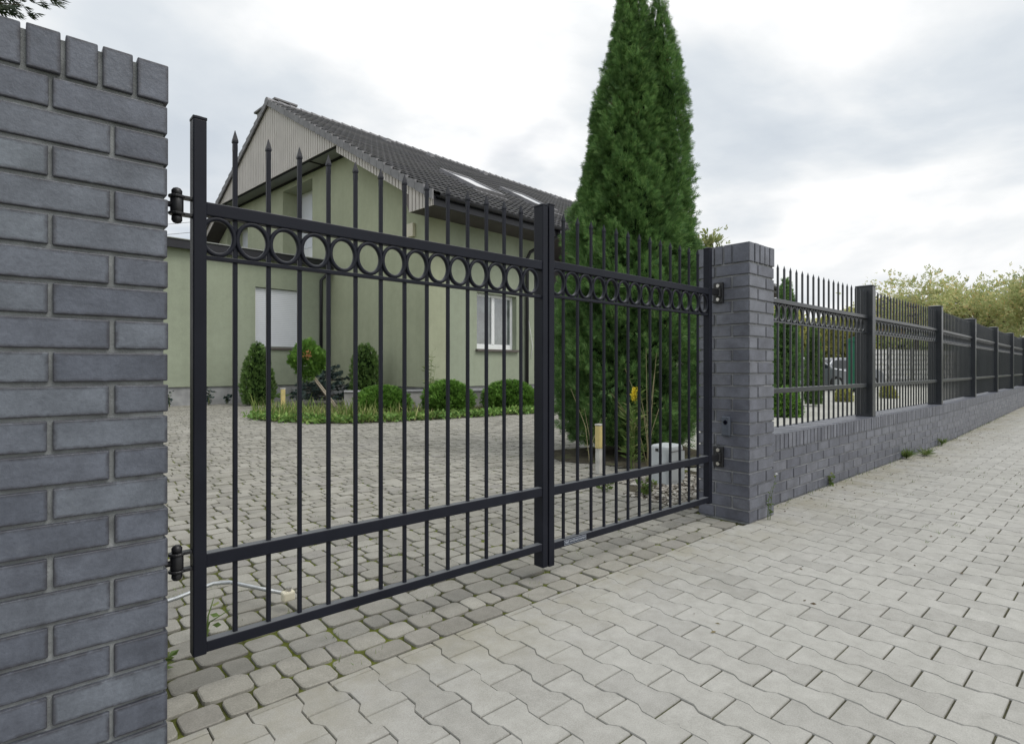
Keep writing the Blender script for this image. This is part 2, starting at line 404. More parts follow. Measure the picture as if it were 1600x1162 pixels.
mp = nt.nodes.new('ShaderNodeMapping'); mp.inputs['Location'].default_value = (OX, OY, 0); nt.links.new(cmb.outputs[0], mp.inputs['Vector'])
n1 = noise(nt, .75, 8, .52, mp.outputs[0], .25)
n2 = noise(nt, .5, 5, .5, mp.outputs[0], .6)
cloud = ramp(nt, n1, [(.36, (.62, .68, .75)), (.45, (.74, .79, .84)), (.515, (.90, .925, .945)), (.58, (1.10, 1.10, 1.10))])
veil = ramp(nt, n2, [(.56, (1, 1, 1)), (.68, (.3, .3, .3))])
skyc = mixc(nt, 1.0, sky.outputs[0], (.10, .10, .10), 'MULTIPLY')
mixed = mixc(nt, veil, skyc, cloud)
hz = nt.nodes.new('ShaderNodeMapRange'); nt.links.new(zc, hz.inputs[0])
hz.inputs[1].default_value = 0; hz.inputs[2].default_value = .34; hz.inputs[3].default_value = 1; hz.inputs[4].default_value = 0
mixed = mixc(nt, mth('MULTIPLY', hz.outputs[0], .65), mixed, (1.0, 1.0, 1.0))
gain = mth('ADD', mth('MULTIPLY', mth('MAXIMUM', mth('SUBTRACT', zc, .5), 0.0), 1.0), 1.0)   # an overcast sky is brightest overhead
gcol = nt.nodes.new('ShaderNodeCombineXYZ')
for i in range(3): nt.links.new(gain, gcol.inputs[i])
mixed = mixc(nt, 1.0, mixed, gcol.outputs[0], 'MULTIPLY')
# below the horizon
nt.links.new(mixed, bg.inputs['Color']); bg.inputs['Strength'].default_value = 1.0
sc.view_settings.view_transform = 'Standard'; sc.view_settings.look = 'None'; sc.view_settings.exposure = 0
sc.cycles.max_bounces = 6; sc.cycles.transparent_max_bounces = 8
try: sc.cycles.use_denoising = True
except Exception: pass

# ------------------------------------------------------------------ ground sheets
def sheet(name, pts, z, mat, kind='structure'):
    o = np_mesh(name, [(x, y, z) for x, y in pts], [list(range(len(pts)))], mat)
    return tag(o, kind=kind)
sheet('ground', [(-600, -600), (900, -600), (900, 900), (-600, 900)], -.045, M['meadow'])
sheet('pavement_bed', [(-8, -6), (60, -6), (60, 3.8), (9.3, 2.0), (3.7, 1.95), (3.7, 1.745), (-8, 1.745)], -.0065, M['joint'])
sheet('yard_bed', [(-14, 1.749), (3.68, 1.749), (3.72, 2.0), (9.3, 2.06), (17, 2.3), (17, 30), (-14, 30)], -.0085, M['moss'])
sheet('yard_paving_far', [(4.9, 2.07), (9.3, 2.07), (70, 4.3), (70, 40), (40, 40), (5.2, 4.6)], -.006, M['yardfar'])

# sidewalk: interlocking double-T stones, each a bevelled block
PX, PY = .1235, .2212
BORDER = 1.742
def pavers():
    e = .0034
    ys = np.array([0, .043, .072, .149, .178, PY]); xl = np.array([0, 0, .02, .02, 0, 0])
    xr = PX + np.array([.02, .02, 0, 0, .02, .02])
    out = np.concatenate([np.stack([xr, ys], 1), np.stack([xl, ys], 1)[::-1]])   # counter clockwise
    nv = len(out)
    def inset(poly, d):
        r = []
        for i in range(len(poly)):
            a, b, c = poly[i - 1], poly[i], poly[(i + 1) % len(poly)]
            n1 = np.array([-(b - a)[1], (b - a)[0]]); n1 /= np.linalg.norm(n1)
            n2 = np.array([-(c - b)[1], (c - b)[0]]); n2 /= np.linalg.norm(n2)
            n = n1 + n2; n /= max(.35, n.dot(n) / 2) * 2 ** .5 * 2 ** .5
            r.append(b + n * d)
        return np.array(r)
    o1 = inset(out, e); o2 = inset(out, e + .0035)
    base = np.concatenate([np.c_[o2, np.zeros(nv)], np.c_[o1, np.full(nv, -.0035)], np.c_[o1, np.full(nv, -.03)]])
    I, J = np.meshgrid(np.arange(-44, 260), np.arange(-42, 14), indexing='ij')
    I = I.ravel(); J = J.ravel()
    x = 1.508 + I * PX - .003; y = 1.052 - PY + (I % 2) * PY / 2 + J * PY
    lim = np.where(x < 3.62, BORDER, 1.815)
    lim = np.where(x > 9.31, 1.815 + (x - 9.31) * math.tan(math.radians(2)), lim)
    keep = (y < lim - .02) & (y > -.30 - x * .42 - 1.2) & (y > -6) & ~((x + PX + .02 > 3.535) & (x < 3.6) & (y > 1.69)) & ~((x > 3.4) & (x < 3.92) & (y > 1.69))
    x, y, lim = x[keep], y[keep], lim[keep]
    n = len(x)
    dz = rng.normal(0, .0007, n); tx = rng.normal(0, .004, n); ty = rng.normal(0, .004, n)
    V = np.repeat(base[None], n, 0)
    V[:, :, 2] += dz[:, None] + (V[:, :, 0] - PX / 2) * tx[:, None] + (V[:, :, 1] - PY / 2) * ty[:, None]
    V[:, :, 0] += x[:, None] + rng.normal(0, .0006, n)[:, None]; V[:, :, 1] += y[:, None] + rng.normal(0, .0006, n)[:, None]
    V[:, :, 1] = y[:, None] + PY / 2 + (V[:, :, 1] - y[:, None] - PY / 2) * .988
    V[:, :, 1] = np.minimum(V[:, :, 1], lim[:, None] - .003 + 0 * V[:, :, 1])
    faces = []
    k = 3 * nv
    top = [list(range(i * k, i * k + nv)) for i in range(n)]
    sides = []
    for a in (0, nv):
        for i in range(nv):
            j = (i + 1) % nv
            sides.append((a + nv + i, a + nv + j, a + j, a + i))
    S = (np.array(sides)[None] + (np.arange(n) * k)[:, None, None]).reshape(-1, 4).tolist()
    o = np_mesh('pavement', V.reshape(-1, 3), top + S, M['behaton'])
    tag(o, kind='structure')
pavers()

# driveway and yard: weathered rounded setts laid in courses
def setts():
    Cs = []; y = BORDER + .004; row = 0
    F, cx_, ph = 885., 800., math.radians(YAW)
    c_, s_ = math.cos(ph), math.sin(ph)
    while y < 19:
        d = .117 * rng.uniform(.95, 1.05)
        x = -3.0 + rng.uniform(0, .15)
        while x < 15:
            wd = rng.choice([.085, .125, .160], p=[.2, .42, .38]) * rng.uniform(.95, 1.05)
            X0 = x + wd / 2; Y0 = y + d / 2
            Z = c_ * X0 + s_ * Y0; XX = s_ * X0 - c_ * Y0
            pxx = cx_ + F * XX / Z if Z > .3 else -1
            ok = Z > .3 and -60 < pxx < 1140 and (X0 < 4.75 or Y0 > .86 * X0 + .2)
            if X0 > 3.50 and Y0 < 2.1: ok = False
            if X0 < .27 and Y0 < 2.10: ok = False
            if ok: Cs.append((X0, Y0, wd, d))
            x += wd
        y += d; row += 1
    Cs = np.array(Cs); n = len(Cs)
    K = 16
    t = (np.arange(K) + .5) * 2 * PI / K
    ex = 2 / 6.5
    sx = np.sign(np.cos(t)) * np.abs(np.cos(t)) ** ex; sy = np.sign(np.sin(t)) * np.abs(np.sin(t)) ** ex
    base = np.zeros((3 * K, 3))
    for r, (f, z) in enumerate(((.93, .001), (.985, -.0015), (1.0, -.022))):
        base[r * K:(r + 1) * K] = np.c_[sx * f, sy * f, np.full(K, z)]
    V = np.repeat(base[None], n, 0)
    wob = 1 + rng.normal(0, .018, (n, 1, 2)) + .022 * rng.normal(0, 1, (n, K, 2))[:, np.tile(np.arange(K), 3)]
    hw = (Cs[:, 2] / 2 - .0022); hd = (Cs[:, 3] / 2 - .0022)
    V[:, :, 0] *= hw[:, None]; V[:, :, 1] *= hd[:, None]
    bul = 1 - .075 * (sx ** 2 + sy ** 2 - 1)
    V[:, :, 0] *= np.tile(bul, 3)[None]; V[:, :, 1] *= np.tile(bul, 3)[None]
    V[:, :, :2] *= np.minimum(wob, 1.05)
    rot = rng.normal(0, .025, n); cr, sr = np.cos(rot)[:, None], np.sin(rot)[:, None]
    xx = V[:, :, 0] * cr - V[:, :, 1] * sr; yy = V[:, :, 0] * sr + V[:, :, 1] * cr
    V[:, :, 0] = xx; V[:, :, 1] = yy
    V[:, :, 2] += rng.normal(0, .002, n)[:, None] + V[:, :, 0] * rng.normal(0, .02, n)[:, None] + V[:, :, 1] * rng.normal(0, .02, n)[:, None]
    yw = .02 * np.sin(Cs[:, 0] * 1.7 + 1) + .012 * np.sin(Cs[:, 0] * 4.1)
    amp = np.clip((Cs[:, 1] - 2.1) / 1.5, 0, 1)
    V[:, :, 0] += Cs[:, 0][:, None]; V[:, :, 1] += (Cs[:, 1] + yw * amp)[:, None]
    k = 3 * K
    top = [list(range(i * k, i * k + K)) for i in range(n)]
    sd_ = []
    for a in (0, K):
        for i in range(K):
            j = (i + 1) % K
            sd_.append((a + K + i, a + K + j, a + j, a + i))
    S = (np.array(sd_)[None] + (np.arange(n) * k)[:, None, None]).reshape(-1, 4).tolist()
    o = np_mesh('yard_paving', V.reshape(-1, 3), top + S, M['cobble'])
    tag(o, kind='structure')
setts()

# ------------------------------------------------------------------ brick pillars
def add_brick(b, w_, P, m=.011):
    """P: 8 corners (bottom ring, top ring). Every side face carries an inset quad; outer corners are marked as burnt edge."""
    P = [Vector(p) for p in P]; n = len(b.v)
    V = list(P); wt = [1.0] * 8; F = []
    for q in ((0, 1, 5, 4), (1, 2, 6, 5), (2, 3, 7, 6), (3, 0, 4, 7), (4, 5, 6, 7)):
        A = [P[i] for i in q]
        eu = (A[1] - A[0]); ev = (A[3] - A[0]); lu, lv = eu.length, ev.length
        fu, fv = min(m / lu, .3), min(m / lv, .3)
        k = len(V)
        for (a, c) in ((fu, fv), (1 - fu, fv), (1 - fu, 1 - fv), (fu, 1 - fv)):
            V.append(A[0] * (1 - a) * (1 - c) + A[1] * a * (1 - c) + A[2] * a * c + A[3] * (1 - a) * c); wt.append(0.0)
        F.append((k, k + 1, k + 2, k + 3))
        for i in range(4): F.append((q[i], q[(i + 1) % 4], k + (i + 1) % 4, k + i))
    F.append((3, 2, 1, 0))
    b.add(V, F); w_ += wt
def finish_bricks(b, wt, name, mat, parent, bevel):
    o = b.build(name, mat, parent, bevel=bevel, seg=2)
    at = o.data.color_attributes.new('burnt', 'FLOAT_COLOR', 'POINT')
    at.data.foreach_set('color', np.repeat(np.array(wt)[:, None], 4, 1).ravel())
    return o
def bricks_to_mesh(name, boxes, mat, parent, bevel=.003):
    b = MB(); wt = []
    for (x0, x1, y0, y1, z0, z1) in boxes:
        add_brick(b, wt, [(x0, y0, z0), (x1, y0, z0), (x1, y1, z0), (x0, y1, z0), (x0, y0, z1), (x1, y0, z1), (x1, y1, z1), (x0, y1, z1)])
    return finish_bricks(b, wt, name, mat, parent, bevel)
def pillar(name, x0, y0, L, ncourse, ch, sold, label, bm, mm, flip=0):
    t = thing(name, label, 'gate pillar', (x0 + L / 2, y0 + L / 2, 0))
    j = .0095; wd = (L - j) / 3 - .001
    bx = []
    jit = lambda: random.uniform(-.0016, .0016)
    for k in range(ncourse):
        z0 = k * ch + j / 2; z1 = (k + 1) * ch - j / 2
        h = (L - wd - j)
        if (k + flip) % 2 == 0:  # pinwheel bond, mirrored in every other course
            R_ = [(0, h, 0, wd), (L - wd, L, 0, h), (wd + j, L, L - wd, L), (0, wd, wd + j, L)]
        else:
            R_ = [(wd + j, L, 0, wd), (L - wd, L, wd + j, L), (0, h, L - wd, L), (0, wd, 0, h)]
        for a, b_, c, d in R_:
            q = jit()
            bx.append((x0 + a + q, x0 + b_ + q, y0 + c + q, y0 + d + q, z0 + jit() * .5, z1 + jit() * .5))
    bricks_to_mesh('brickwork', bx, bm, t)
    H = ncourse * ch
    cap = []
    n = 5; sw = L / n; o = .0015
    for i in range(n):
        for (ya, yb) in ((-o, wd), (L - wd, L + o)):
            q = jit()
            cap.append((x0 + i * sw + (j / 2 if i else -o), x0 + (i + 1) * sw - (j / 2 if i < n - 1 else -o), y0 + ya + q, y0 + yb + q, H + j / 2, H + sold + jit()))
    m_ = 2; sv = (L - 2 * wd) / m_
    for i in range(m_):
        for (xa, xb) in ((-o, wd), (L - wd, L + o)):
            q = jit()
            cap.append((x0 + xa + q, x0 + xb + q, y0 + wd + i * sv + j / 2, y0 + wd + (i + 1) * sv - j / 2, H + j / 2, H + sold + jit()))
    cap.append((x0 + wd + j, x0 + L - wd - j, y0 + wd + j, y0 + L - wd - j, H + j / 2, H + sold - .001))
    bricks_to_mesh('cap_course', cap, bm, t)
    r = .0085
    MB().box(x0 + r, x0 + L - r, y0 + r, y0 + L - r, -.02, H + sold - .012).build('mortar', mm, t)
    return t
pillar('brick_pillar', -.046, 1.70, .357, 21, .0802, .103, 'near grey clinker brick pillar filling the left edge, gate hinges bolted to its side', M['brick'], M['mortar'], 1)
pillar('brick_pillar', 3.548, 1.70, .357, 21, .0802, .128, 'grey clinker brick pillar between the right gate leaf and the long fence', M['brick2'], M['mortar2'], 1)

# ------------------------------------------------------------------ low wall under the fence
A2 = math.radians(2.0); BX, BY = 9.31, 1.815
def fpt(s_, off=0.):    # s: distance along the fence from x=0, off: depth from the wall's street face
    if s_ <= BX: return (s_, BY + off)
    d = s_ - BX
    return (BX + d * math.cos(A2) - off * math.sin(A2), BY + d * math.sin(A2) + off * math.cos(A2))
def wall_bricks(blocks, name):
    b = MB(); wt = []
    for s0, s1, o0, o1, z0, z1 in blocks:
        p = [fpt(s0, o0), fpt(s1, o0), fpt(s1, o1), fpt(s0, o1)]
        add_brick(b, wt, [(x, y, z0) for x, y in p] + [(x, y, z1) for x, y in p])
    return finish_bricks(b, wt, name, M['brick2'], lw, .003)
def wall_blocks(blocks):
    b = MB()
    for s0, s1, o0, o1, z0, z1 in blocks:
        p = [fpt(s0, o0), fpt(s1, o0), fpt(s1, o1), fpt(s0, o1)]
        b.hexa([(x, y, z0) for x, y in p] + [(x, y, z1) for x, y in p])
    return b
lw = thing('low_brick_wall', 'long low grey brick wall with an upright brick coping carrying the fence', 'wall', (4, 1.9, 0))
S0, S1 = 3.908, 24.5
blk = []; j = .0095
for k in range(5):
    s_ = S0 + (0 if k % 2 else -.117)
    while s_ < S1:
        q = random.uniform(-.0012, .0012)
        a = max(s_ + j / 2, S0 + .001)
        blk.append((a, s_ + .2315 + .0095 - j / 2, q, .25, k * .0785 + j / 2, (k + 1) * .0785 - j / 2)); s_ += .241
wall_bricks(blk, 'brickwork')
blk = []; s_ = S0
while s_ < S1:
    q = random.uniform(-.0012, .0012)
    blk.append((s_ + .004, s_ + .0715 - .004, -.004 + q, .262, .3925 + j / 2, .512 + q)); s_ += .0715
wall_bricks(blk, 'coping')
wall_blocks([(S0, BX, .007, .243, -.02, .505), (BX, S1, .007, .243, -.02, .505)]).build('mortar', M['mortar2'], lw)

# ------------------------------------------------------------------ steel parts
def tip_mb(x, y, z, s_=.0115):
    b = MB(); r0, r1, r2 = s_ * .56, s_ * .70, s_ * .06
    rings = [(r0, z - .030), (r0, z - .012), (r0 * .92, z - .006), (r1, z - .002), (r1 * .96, z + .004), (r2, z + .036)]
    V = [(x + dx * r, y + dy * r, zz) for r, zz in rings for dx, dy in ((-1, -1), (1, -1), (1, 1), (-1, 1))]
    F = [(i * 4 + k, i * 4 + (k + 1) % 4, i * 4 + 4 + (k + 1) % 4, i * 4 + 4 + k) for i in range(5) for k in range(4)] + [(20, 21, 22, 23)]
    return b.add(V, F)
def ring_mb(cx_, cy_, cz, rx, rz, th, dep, n=40):
    V = []; F = []
    bev = th * .22
    prof = [(0, -dep / 2 + bev), (bev, -dep / 2), (th - bev, -dep / 2), (th, -dep / 2 + bev), (th, dep / 2 - bev), (th - bev, dep / 2), (bev, dep / 2), (0, dep / 2 - bev)]
    m_ = len(prof)
    for k in range(n):
        t = 2 * PI * k / n
        for (d, yy) in prof:
            V.append((cx_ + (rx - d) * math.cos(t), cy_ + yy, cz + (rz - d) * math.sin(t)))
    for k in range(n):
        for i in range(m_):
            F.append((k * m_ + i, k * m_ + (i + 1) % m_, ((k + 1) % n) * m_ + (i + 1) % m_, ((k + 1) % n) * m_ + i))
    return MB().add(V, F)
GY = 1.882          # front face of the gate rails
ST = M['steel']
def post_cap(x0, x1, y0, y1, z, parent):
    b = MB(); e = .0008
    b.box(x0 - e, x1 + e, y0 - e, y1 + e, z, z + .008)
    xm, ym = (x0 + x1) / 2, (y0 + y1) / 2; i = .004
    V = [(x0 + i, y0 + i, z + .008), (x1 - i, y0 + i, z + .008), (x1 - i, y1 - i, z + .008), (x0 + i, y1 - i, z + .008),
         (xm - .008, ym - .008, z + .014), (xm + .008, ym - .008, z + .014), (xm + .008, ym + .008, z + .014), (xm - .008, ym + .008, z + .014)]
    b.hexa(V)
    return b.build('post_cap', ST, parent, bevel=.001)
def gate_leaf(name, label, xa, xb, hinge_side, bars, ztop, zr, zring, zl, zb, posts):
    t = thing(name, label, 'gate', ((xa + xb) / 2, GY, 0), None)
    for (x0, x1, z0, z1, y0, y1) in posts:
        p = MB().box(x0, x1, y0, y1, z0, z1).build('frame_post', ST, t, bevel=.0035)
        post_cap(x0, x1, y0, y1, z1, p)
    for nm, (z0, z1), yy in (('top_rail', zr, GY), ('lower_rail', zl, GY), ('bottom_rail', zb, GY)):
        MB().box(xa, xb, yy, yy + .034, z0, z1).build(nm, ST, t, bevel=.0035)
    MB().box(xa, xb, GY + .004, GY + .022, zring - .0065, zring + .0065).build('ring_rail', ST, t, bevel=.002)
    yb = GY + .017
    b0 = None
    for x in bars:
        if b0 is None:
            b0 = MB().box(x - .0064, x + .0064, yb - .0064, yb + .0064, zb[1] - .004, ztop - .028).build('bar', ST, t, bevel=.0012, seg=1)
            tip_mb(x, yb, ztop - .036).build('spear_tip', ST, b0); x0_ = x
        else: dup(b0, t, (x - x0_, 0, 0))
    pitch = (bars[-1] - bars[0]) / (len(bars) - 1)
    zc_ = (zr[0] + zring + .0065) / 2; rz = (zr[0] - zring - .0065) / 2 + .0005
    r0 = None
    for i in range(len(bars) + 1):
        x = bars[0] - pitch / 2 + i * pitch
        if r0 is None:
            r0 = ring_mb(x, GY + .0115, zc_, pitch / 2 + .002, rz + .001, .0125, .018).build('ring', ST, t, smooth=True); rx0 = x
        else: dup(r0, t, (x - rx0, 0, 0))
    return t
nb = 13
Lb = [.530 + i * .1011 for i in range(nb)]
left = gate_leaf('gate_leaf', 'wide anthracite steel gate leaf hinged on the near left pillar', .444, 1.866, 'L', Lb, 1.742, (1.459, 1.500), 1.3335, (.400, .443), (.146, .180),
                 [(.409, .446, .142, 1.742, GY - .003, GY + .040), (1.864, 1.897, .066, 1.760, GY - .004, GY + .058)])
Rb = [2.024 + i * .1033 for i in range(nb)]
right = gate_leaf('gate_leaf', 'anthracite steel gate leaf with the small maker plate, hinged on the farther pillar', 1.940, 3.372, 'R', Rb, 1.752, (1.473, 1.511), 1.343, (.394, .437), (.135, .170),
                  [(3.370, 3.408, .125, 1.768, GY - .003, GY + .040), (1.906, 1.943, .062, 1.770, GY - .003, GY + .040)])
# closing strip covering the gap between the leaves
MB().box(1.897, 1.9045, GY + .012, GY + .05, .07, 1.755).build('closing_strip', ST, left, bevel=.001)
# hinges of the near leaf: threaded eye bolt from the pillar, barrel and two lugs
def left_hinge(z):
    x = .370
    h = MB().lathe([(.0155, -.022), (.0175, -.018), (.0175, .018), (.0155, .022)], (x, GY + .015, z), 20).build('hinge', M['black'], left, smooth=True, bevel=.001)
    for zz, sgn in ((z + .025, 1), (z - .025, -1)):
        b = MB(); b.lathe([(.021, -.004), (.0225, -.002), (.0225, .002), (.021, .004)], (x, GY + .015, zz), 20)
        b.box(x, .409, GY + .003, GY + .027, zz - .0045, zz + .0045)
        b.build('lug', M['black'], h, bevel=.001)
    MB().lathe([(.011, .029), (.014, .032), (.0145, .042), (.010, .049), (.003, .052)], (x, GY + .015, z), 18).build('end_cap', M['black'], h, smooth=True)
    MB().lathe([(.003, -.054), (.010, -.051), (.0145, -.044), (.014, -.034), (.011, -.029)], (x, GY + .015, z), 18).build('end_cap', M['black'], h, smooth=True)
    MB().tube([(x - .015, GY + .015, z), (.308, GY + .015, z)], .0085, 12).build('eye_bolt', M['black'], h, smooth=True)
    MB().tube([(.331, GY + .015, z), (.322, GY + .015, z)], .016, 6).build('nut', M['black'], h)
left_hinge(1.478); left_hinge(.430)
def right_hinge(z):
    h = MB().box(3.524, 3.547, GY - .012, GY + .056, z - .068, z + .068).build('hinge', M['black'], right, bevel=.005)
    b = MB()
    b.tube([(3.52, GY + .016, z - .03), (3.52, GY + .016, z + .03)], .019, 16)
    b.box(3.405, 3.52, GY + .004, GY + .028, z - .020, z + .020)
    b.build('hinge_arm', M['black'], h, bevel=.002)
    for dz in (-.045, .045):
        q = MB().tube([(3.525, GY + .018, z + dz), (3.513, GY + .018, z + dz)], .013, 6); q.build('bolt_head', M['bolt'], h, bevel=.001)
    for dy in (-.001, .042):
        pass
right_hinge(1.500); right_hinge(.412)
# maker plate on the bottom rail of the farther leaf
pl = MB().box(2.008, 2.172, GY - .0025, GY + .001, .1415, .1665).build('maker_plate', M['plate'], right, bevel=.0005)
b = MB(); yq = GY - .0031
for q in ((2.010, 2.170, .1425, .1435), (2.010, 2.170, .1645, .1655), (2.010, 2.0108, .1425, .1655), (2.1692, 2.170, .1425, .1655), (2.0425, 2.0432, .1425, .1655)):
    b.box(q[0], q[1], yq, yq + .001, q[2], q[3])
b.build('plate_border', M['print'], pl)
def text_mesh(s_, x, y, z, size, sx, name, mat, parent, rotx=PI / 2, bold=0):
    cu = bpy.data.curves.new('txt', 'FONT'); cu.body = s_; cu.size = size; cu.extrude = .0003; cu.offset = bold
    o = bpy.data.objects.new('txt', cu); col.objects.link(o)
    dg = bpy.context.evaluated_depsgraph_get(); dg.update()
    me = o.evaluated_get(dg).to_mesh()
    V = [(x + v.co.x * sx, y - v.co.z, z + v.co.y) for v in me.vertices]; F = [list(p.vertices) for p in me.polygons]
    o.evaluated_get(dg).to_mesh_clear(); bpy.data.objects.remove(o); bpy.data.curves.remove(cu)
    return np_mesh(name, V, F, mat, parent)
text_mesh('W', 2.0155, yq, .1475, .020, 1.25, 'logo_letter', M['print'], pl, bold=.0001)
text_mesh('WIŚNIOWSKI', 2.048, yq, .1500, .0135, 1.42, 'lettering', M['print'], pl, bold=0)

# photocell on the gate side of the farther pillar
pc = thing('photocell', 'small dark photocell with a round lens on the gate side of the farther pillar', 'sensor', (3.548, 1.852, .615))
MB().box(3.524, 3.5475, 1.822, 1.882, .552, .684).build('case', M['photoc'], pc, bevel=.010, seg=3)
MB().tube([(3.5265, 1.852, .644), (3.5215, 1.852, .644)], .0155, 20).build('lens', M['lens'], pc, bevel=.002)
MB().box(3.5215, 3.5245, 1.828, 1.876, .560, .612).build('cover', M['photoc'], pc, bevel=.004)

# ------------------------------------------------------------------ fence on the low wall
fs = M['fence_steel']
fence = thing('metal_fence', 'long anthracite steel fence with ring frieze and pointed bars on the low brick wall', 'fence', (3.91, 1.9, .51))
OFF = .025
def fbox(s0, s1, o0, o1, z0, z1):
    p = [fpt(s0, o0), fpt(s1, o0), fpt(s1, o1), fpt(s0, o1)]
    return MB().hexa([(x, y, z0) for x, y in p] + [(x, y, z1) for x, y in p])
PS = [6.465 + i * 2.845 for i in range(7)]
for s_ in PS:
    p = fbox(s_, s_ + .10, .022, .178, .505, 1.822).build('post', fs, fence, bevel=.006)
    i = .012
    q0 = [fpt(s_ - .003, .019), fpt(s_ + .103, .019), fpt(s_ + .103, .181), fpt(s_ - .003, .181)]
    q1 = [fpt(s_ + .03, .05), fpt(s_ + .07, .05), fpt(s_ + .07, .15), fpt(s_ + .03, .15)]
    MB().hexa([(x, y, 1.8225) for x, y in q0] + [(x, y, 1.832) for x, y in q0]).hexa([(x, y, 1.8325) for x, y in q0] + [(x, y, 1.842) for x, y in q1]).build('post_cap', fs, p, bevel=.002)
segs = [(3.908, PS[0])] + [(PS[i] + .10, PS[i + 1]) for i in range(6)]
FB = None; nbar = 0; nring = 0; rest_b = MB(); rest_r = MB()
oc = .085
for (a, e) in segs:
    for nm, z0, z1, o0, o1 in (('top_rail', 1.497, 1.530, .062, .106), ('ring_rail', 1.348, 1.360, .074, .094), ('lower_rail', .808, .846, .064, .104)):
        fbox(a, e, o0, o1, z0, z1).build(nm, fs, fence, bevel=.003)
    n = round((e - a) / .1165); pt_ = (e - a) / n
    rot = A2 if a > BX - .2 else 0
    for i in range(n):
        s_ = a + (i + .5) * pt_; x, y = fpt(s_, oc)
        bb = MB().box(x - .0068, x + .0068, y - .0068, y + .0068, .545, 1.765)
        if nbar < 96:
            if FB is None:
                FB = bb.build('bar', fs, fence); tip_mb(x, y, 1.765, .0105).build('spear_tip', fs, FB); fb0 = (x, y)
            else: dup(FB, fence, (x - fb0[0], y - fb0[1], 0))
            nbar += 1
        else:
            rest_b.add(bb.v, bb.f); tm = tip_mb(x, y, 1.765, .0105); rest_b.add(tm.v, tm.f)
    for i in range(n + 1):
        s_ = min(max(a + i * pt_, a + pt_ * .35), e - pt_ * .35) if i in (0, n) else a + i * pt_
        if i in (0, n): continue
        x, y = fpt(s_, oc)
        if nring < 96:
            if nring == 0:
                FR = ring_mb(x, y, 1.4285, .057, .0695, .0135, .018, 28).build('ring', fs, fence, smooth=True); fr0 = (x, y)
            else:
                o = dup(FR, fence, (x - fr0[0], y - fr0[1], 0))
            nring += 1
        else:
            rr = ring_mb(x, y, 1.4285, .056, .0685, .010, .016, 20); rest_r.add(rr.v, rr.f)
tag(rest_b.build('bar', fs, fence), kind='stuff'); tag(rest_r.build('ring', fs, fence, smooth=True), kind='stuff')

# ------------------------------------------------------------------ house
HC = (8.159, 12.483); ha = math.radians(4.004); E1 = (math.cos(ha), math.sin(ha))
l_ = math.hypot(-121.7, 1292.6); E2 = (-121.7 / l_, 1292.6 / l_)
def H(u, v, z): return (HC[0] + u * E1[0] + v * E2[0], HC[1] + u * E1[1] + v * E2[1], z)
def hbox(b, u0, u1, v0, v1, z0, z1):
    return b.hexa([H(u0, v0, z0), H(u1, v0, z0), H(u1, v1, z0), H(u0, v1, z0), H(u0, v0, z1), H(u1, v0, z1), H(u1, v1, z1), H(u0, v1, z1)])
house = thing('house', 'olive rendered house with dark tiled roof, beige clad gable and a low wing', 'house', H(0, 0, 0))
RV, RZ, EV, EZ = 8.04, 10.30, -1.01, 5.20
SL = (RZ - EZ) / (RV - EV); ULEN = 24.0; VB = 2 * RV - EV
def roofz(v): return EZ + SL * ((v if v < RV else 2 * RV - v) - EV)
def gpoly(b, v0, v1, z0, z1f, u0, u1):   # slab of gable wall between v0..v1, bottom z0, top function
    vs = [v0] + ([RV] if v0 < RV < v1 else []) + [v1]
    pts = [H(u0, v0, z0)] + [H(u0, v1, z0)] + [H(u0, v, z1f(v)) for v in reversed(vs)]
    off = Vector(H(u1, 0, 0)) - Vector(H(u0, 0, 0))
    return b.prism(pts, off)
wz = lambda v: roofz(v) - .32
g = MB(); T = .34; TG = .74
D1, D2 = (6.10, 8.26), (11.32, 13.41); DT = 7.33; DB = 4.46
cz = lambda z: (lambda v: z)
gpoly(g, 0, D1[0], .50, wz, 0, TG); gpoly(g, D1[0], D1[1], DT, wz, 0, TG); gpoly(g, D1[0], D1[1], .50, cz(DB), 0, TG)
gpoly(g, D1[1], D2[0], .50, wz, 0, TG); gpoly(g, D2[0], D2[1], min(DT, 6.9), wz, 0, TG); gpoly(g, D2[0], D2[1], .50, cz(DB), 0, TG)
gpoly(g, D2[1], 2 * RV, .50, wz, 0, TG)
g.build('gable_wall', M['render'], house)
# street wall with the window opening and the porch opening
W0, W1, WZ0, WZ1 = 1.727, 3.34, 1.545, 3.15
g = MB(); PU = 4.24; PE = 8.4; top = 5.0
hbox(g, TG + .001, W0, 0, T, .50, top); hbox(g, W0, W1, 0, T, .50, WZ0); hbox(g, W0, W1, 0, T, WZ1, top); hbox(g, W1, PU, 0, T, .50, top)
hbox(g, PE, ULEN - .6, 0, T, .50, top)
g.build('street_wall', M['render_shaded'], house)
g = MB()
hbox(g, PU - .001, PU + .3, T, 1.9, .12, top); hbox(g, PU + .3, PE, 1.6, 1.9, .12, top); hbox(g, PE, PE + .3, T + .001, 1.9, .12, top)
g.build('porch_wall', M['wallin'], house)
g = MB(); hbox(g, PU, PE, .001, 1.6, 4.95, 5.0); g.build('porch_ceiling', M['soffit'], house)
g = MB(); hbox(g, PU, PE, -.5, 1.6, 0, .12); g.build('porch_step', M['concrete'], house, bevel=.01)
g = MB(); hbox(g, PU + .55, PU + 1.75, 1.54, 1.599, .12, 2.5); d = g.build('front_door', M['door'], house, bevel=.004)
g = MB(); hbox(g, PU + 1.58, PU + 1.63, 1.47, 1.54, 1.05, 1.45); g.build('door_handle', M['zinc'], d)
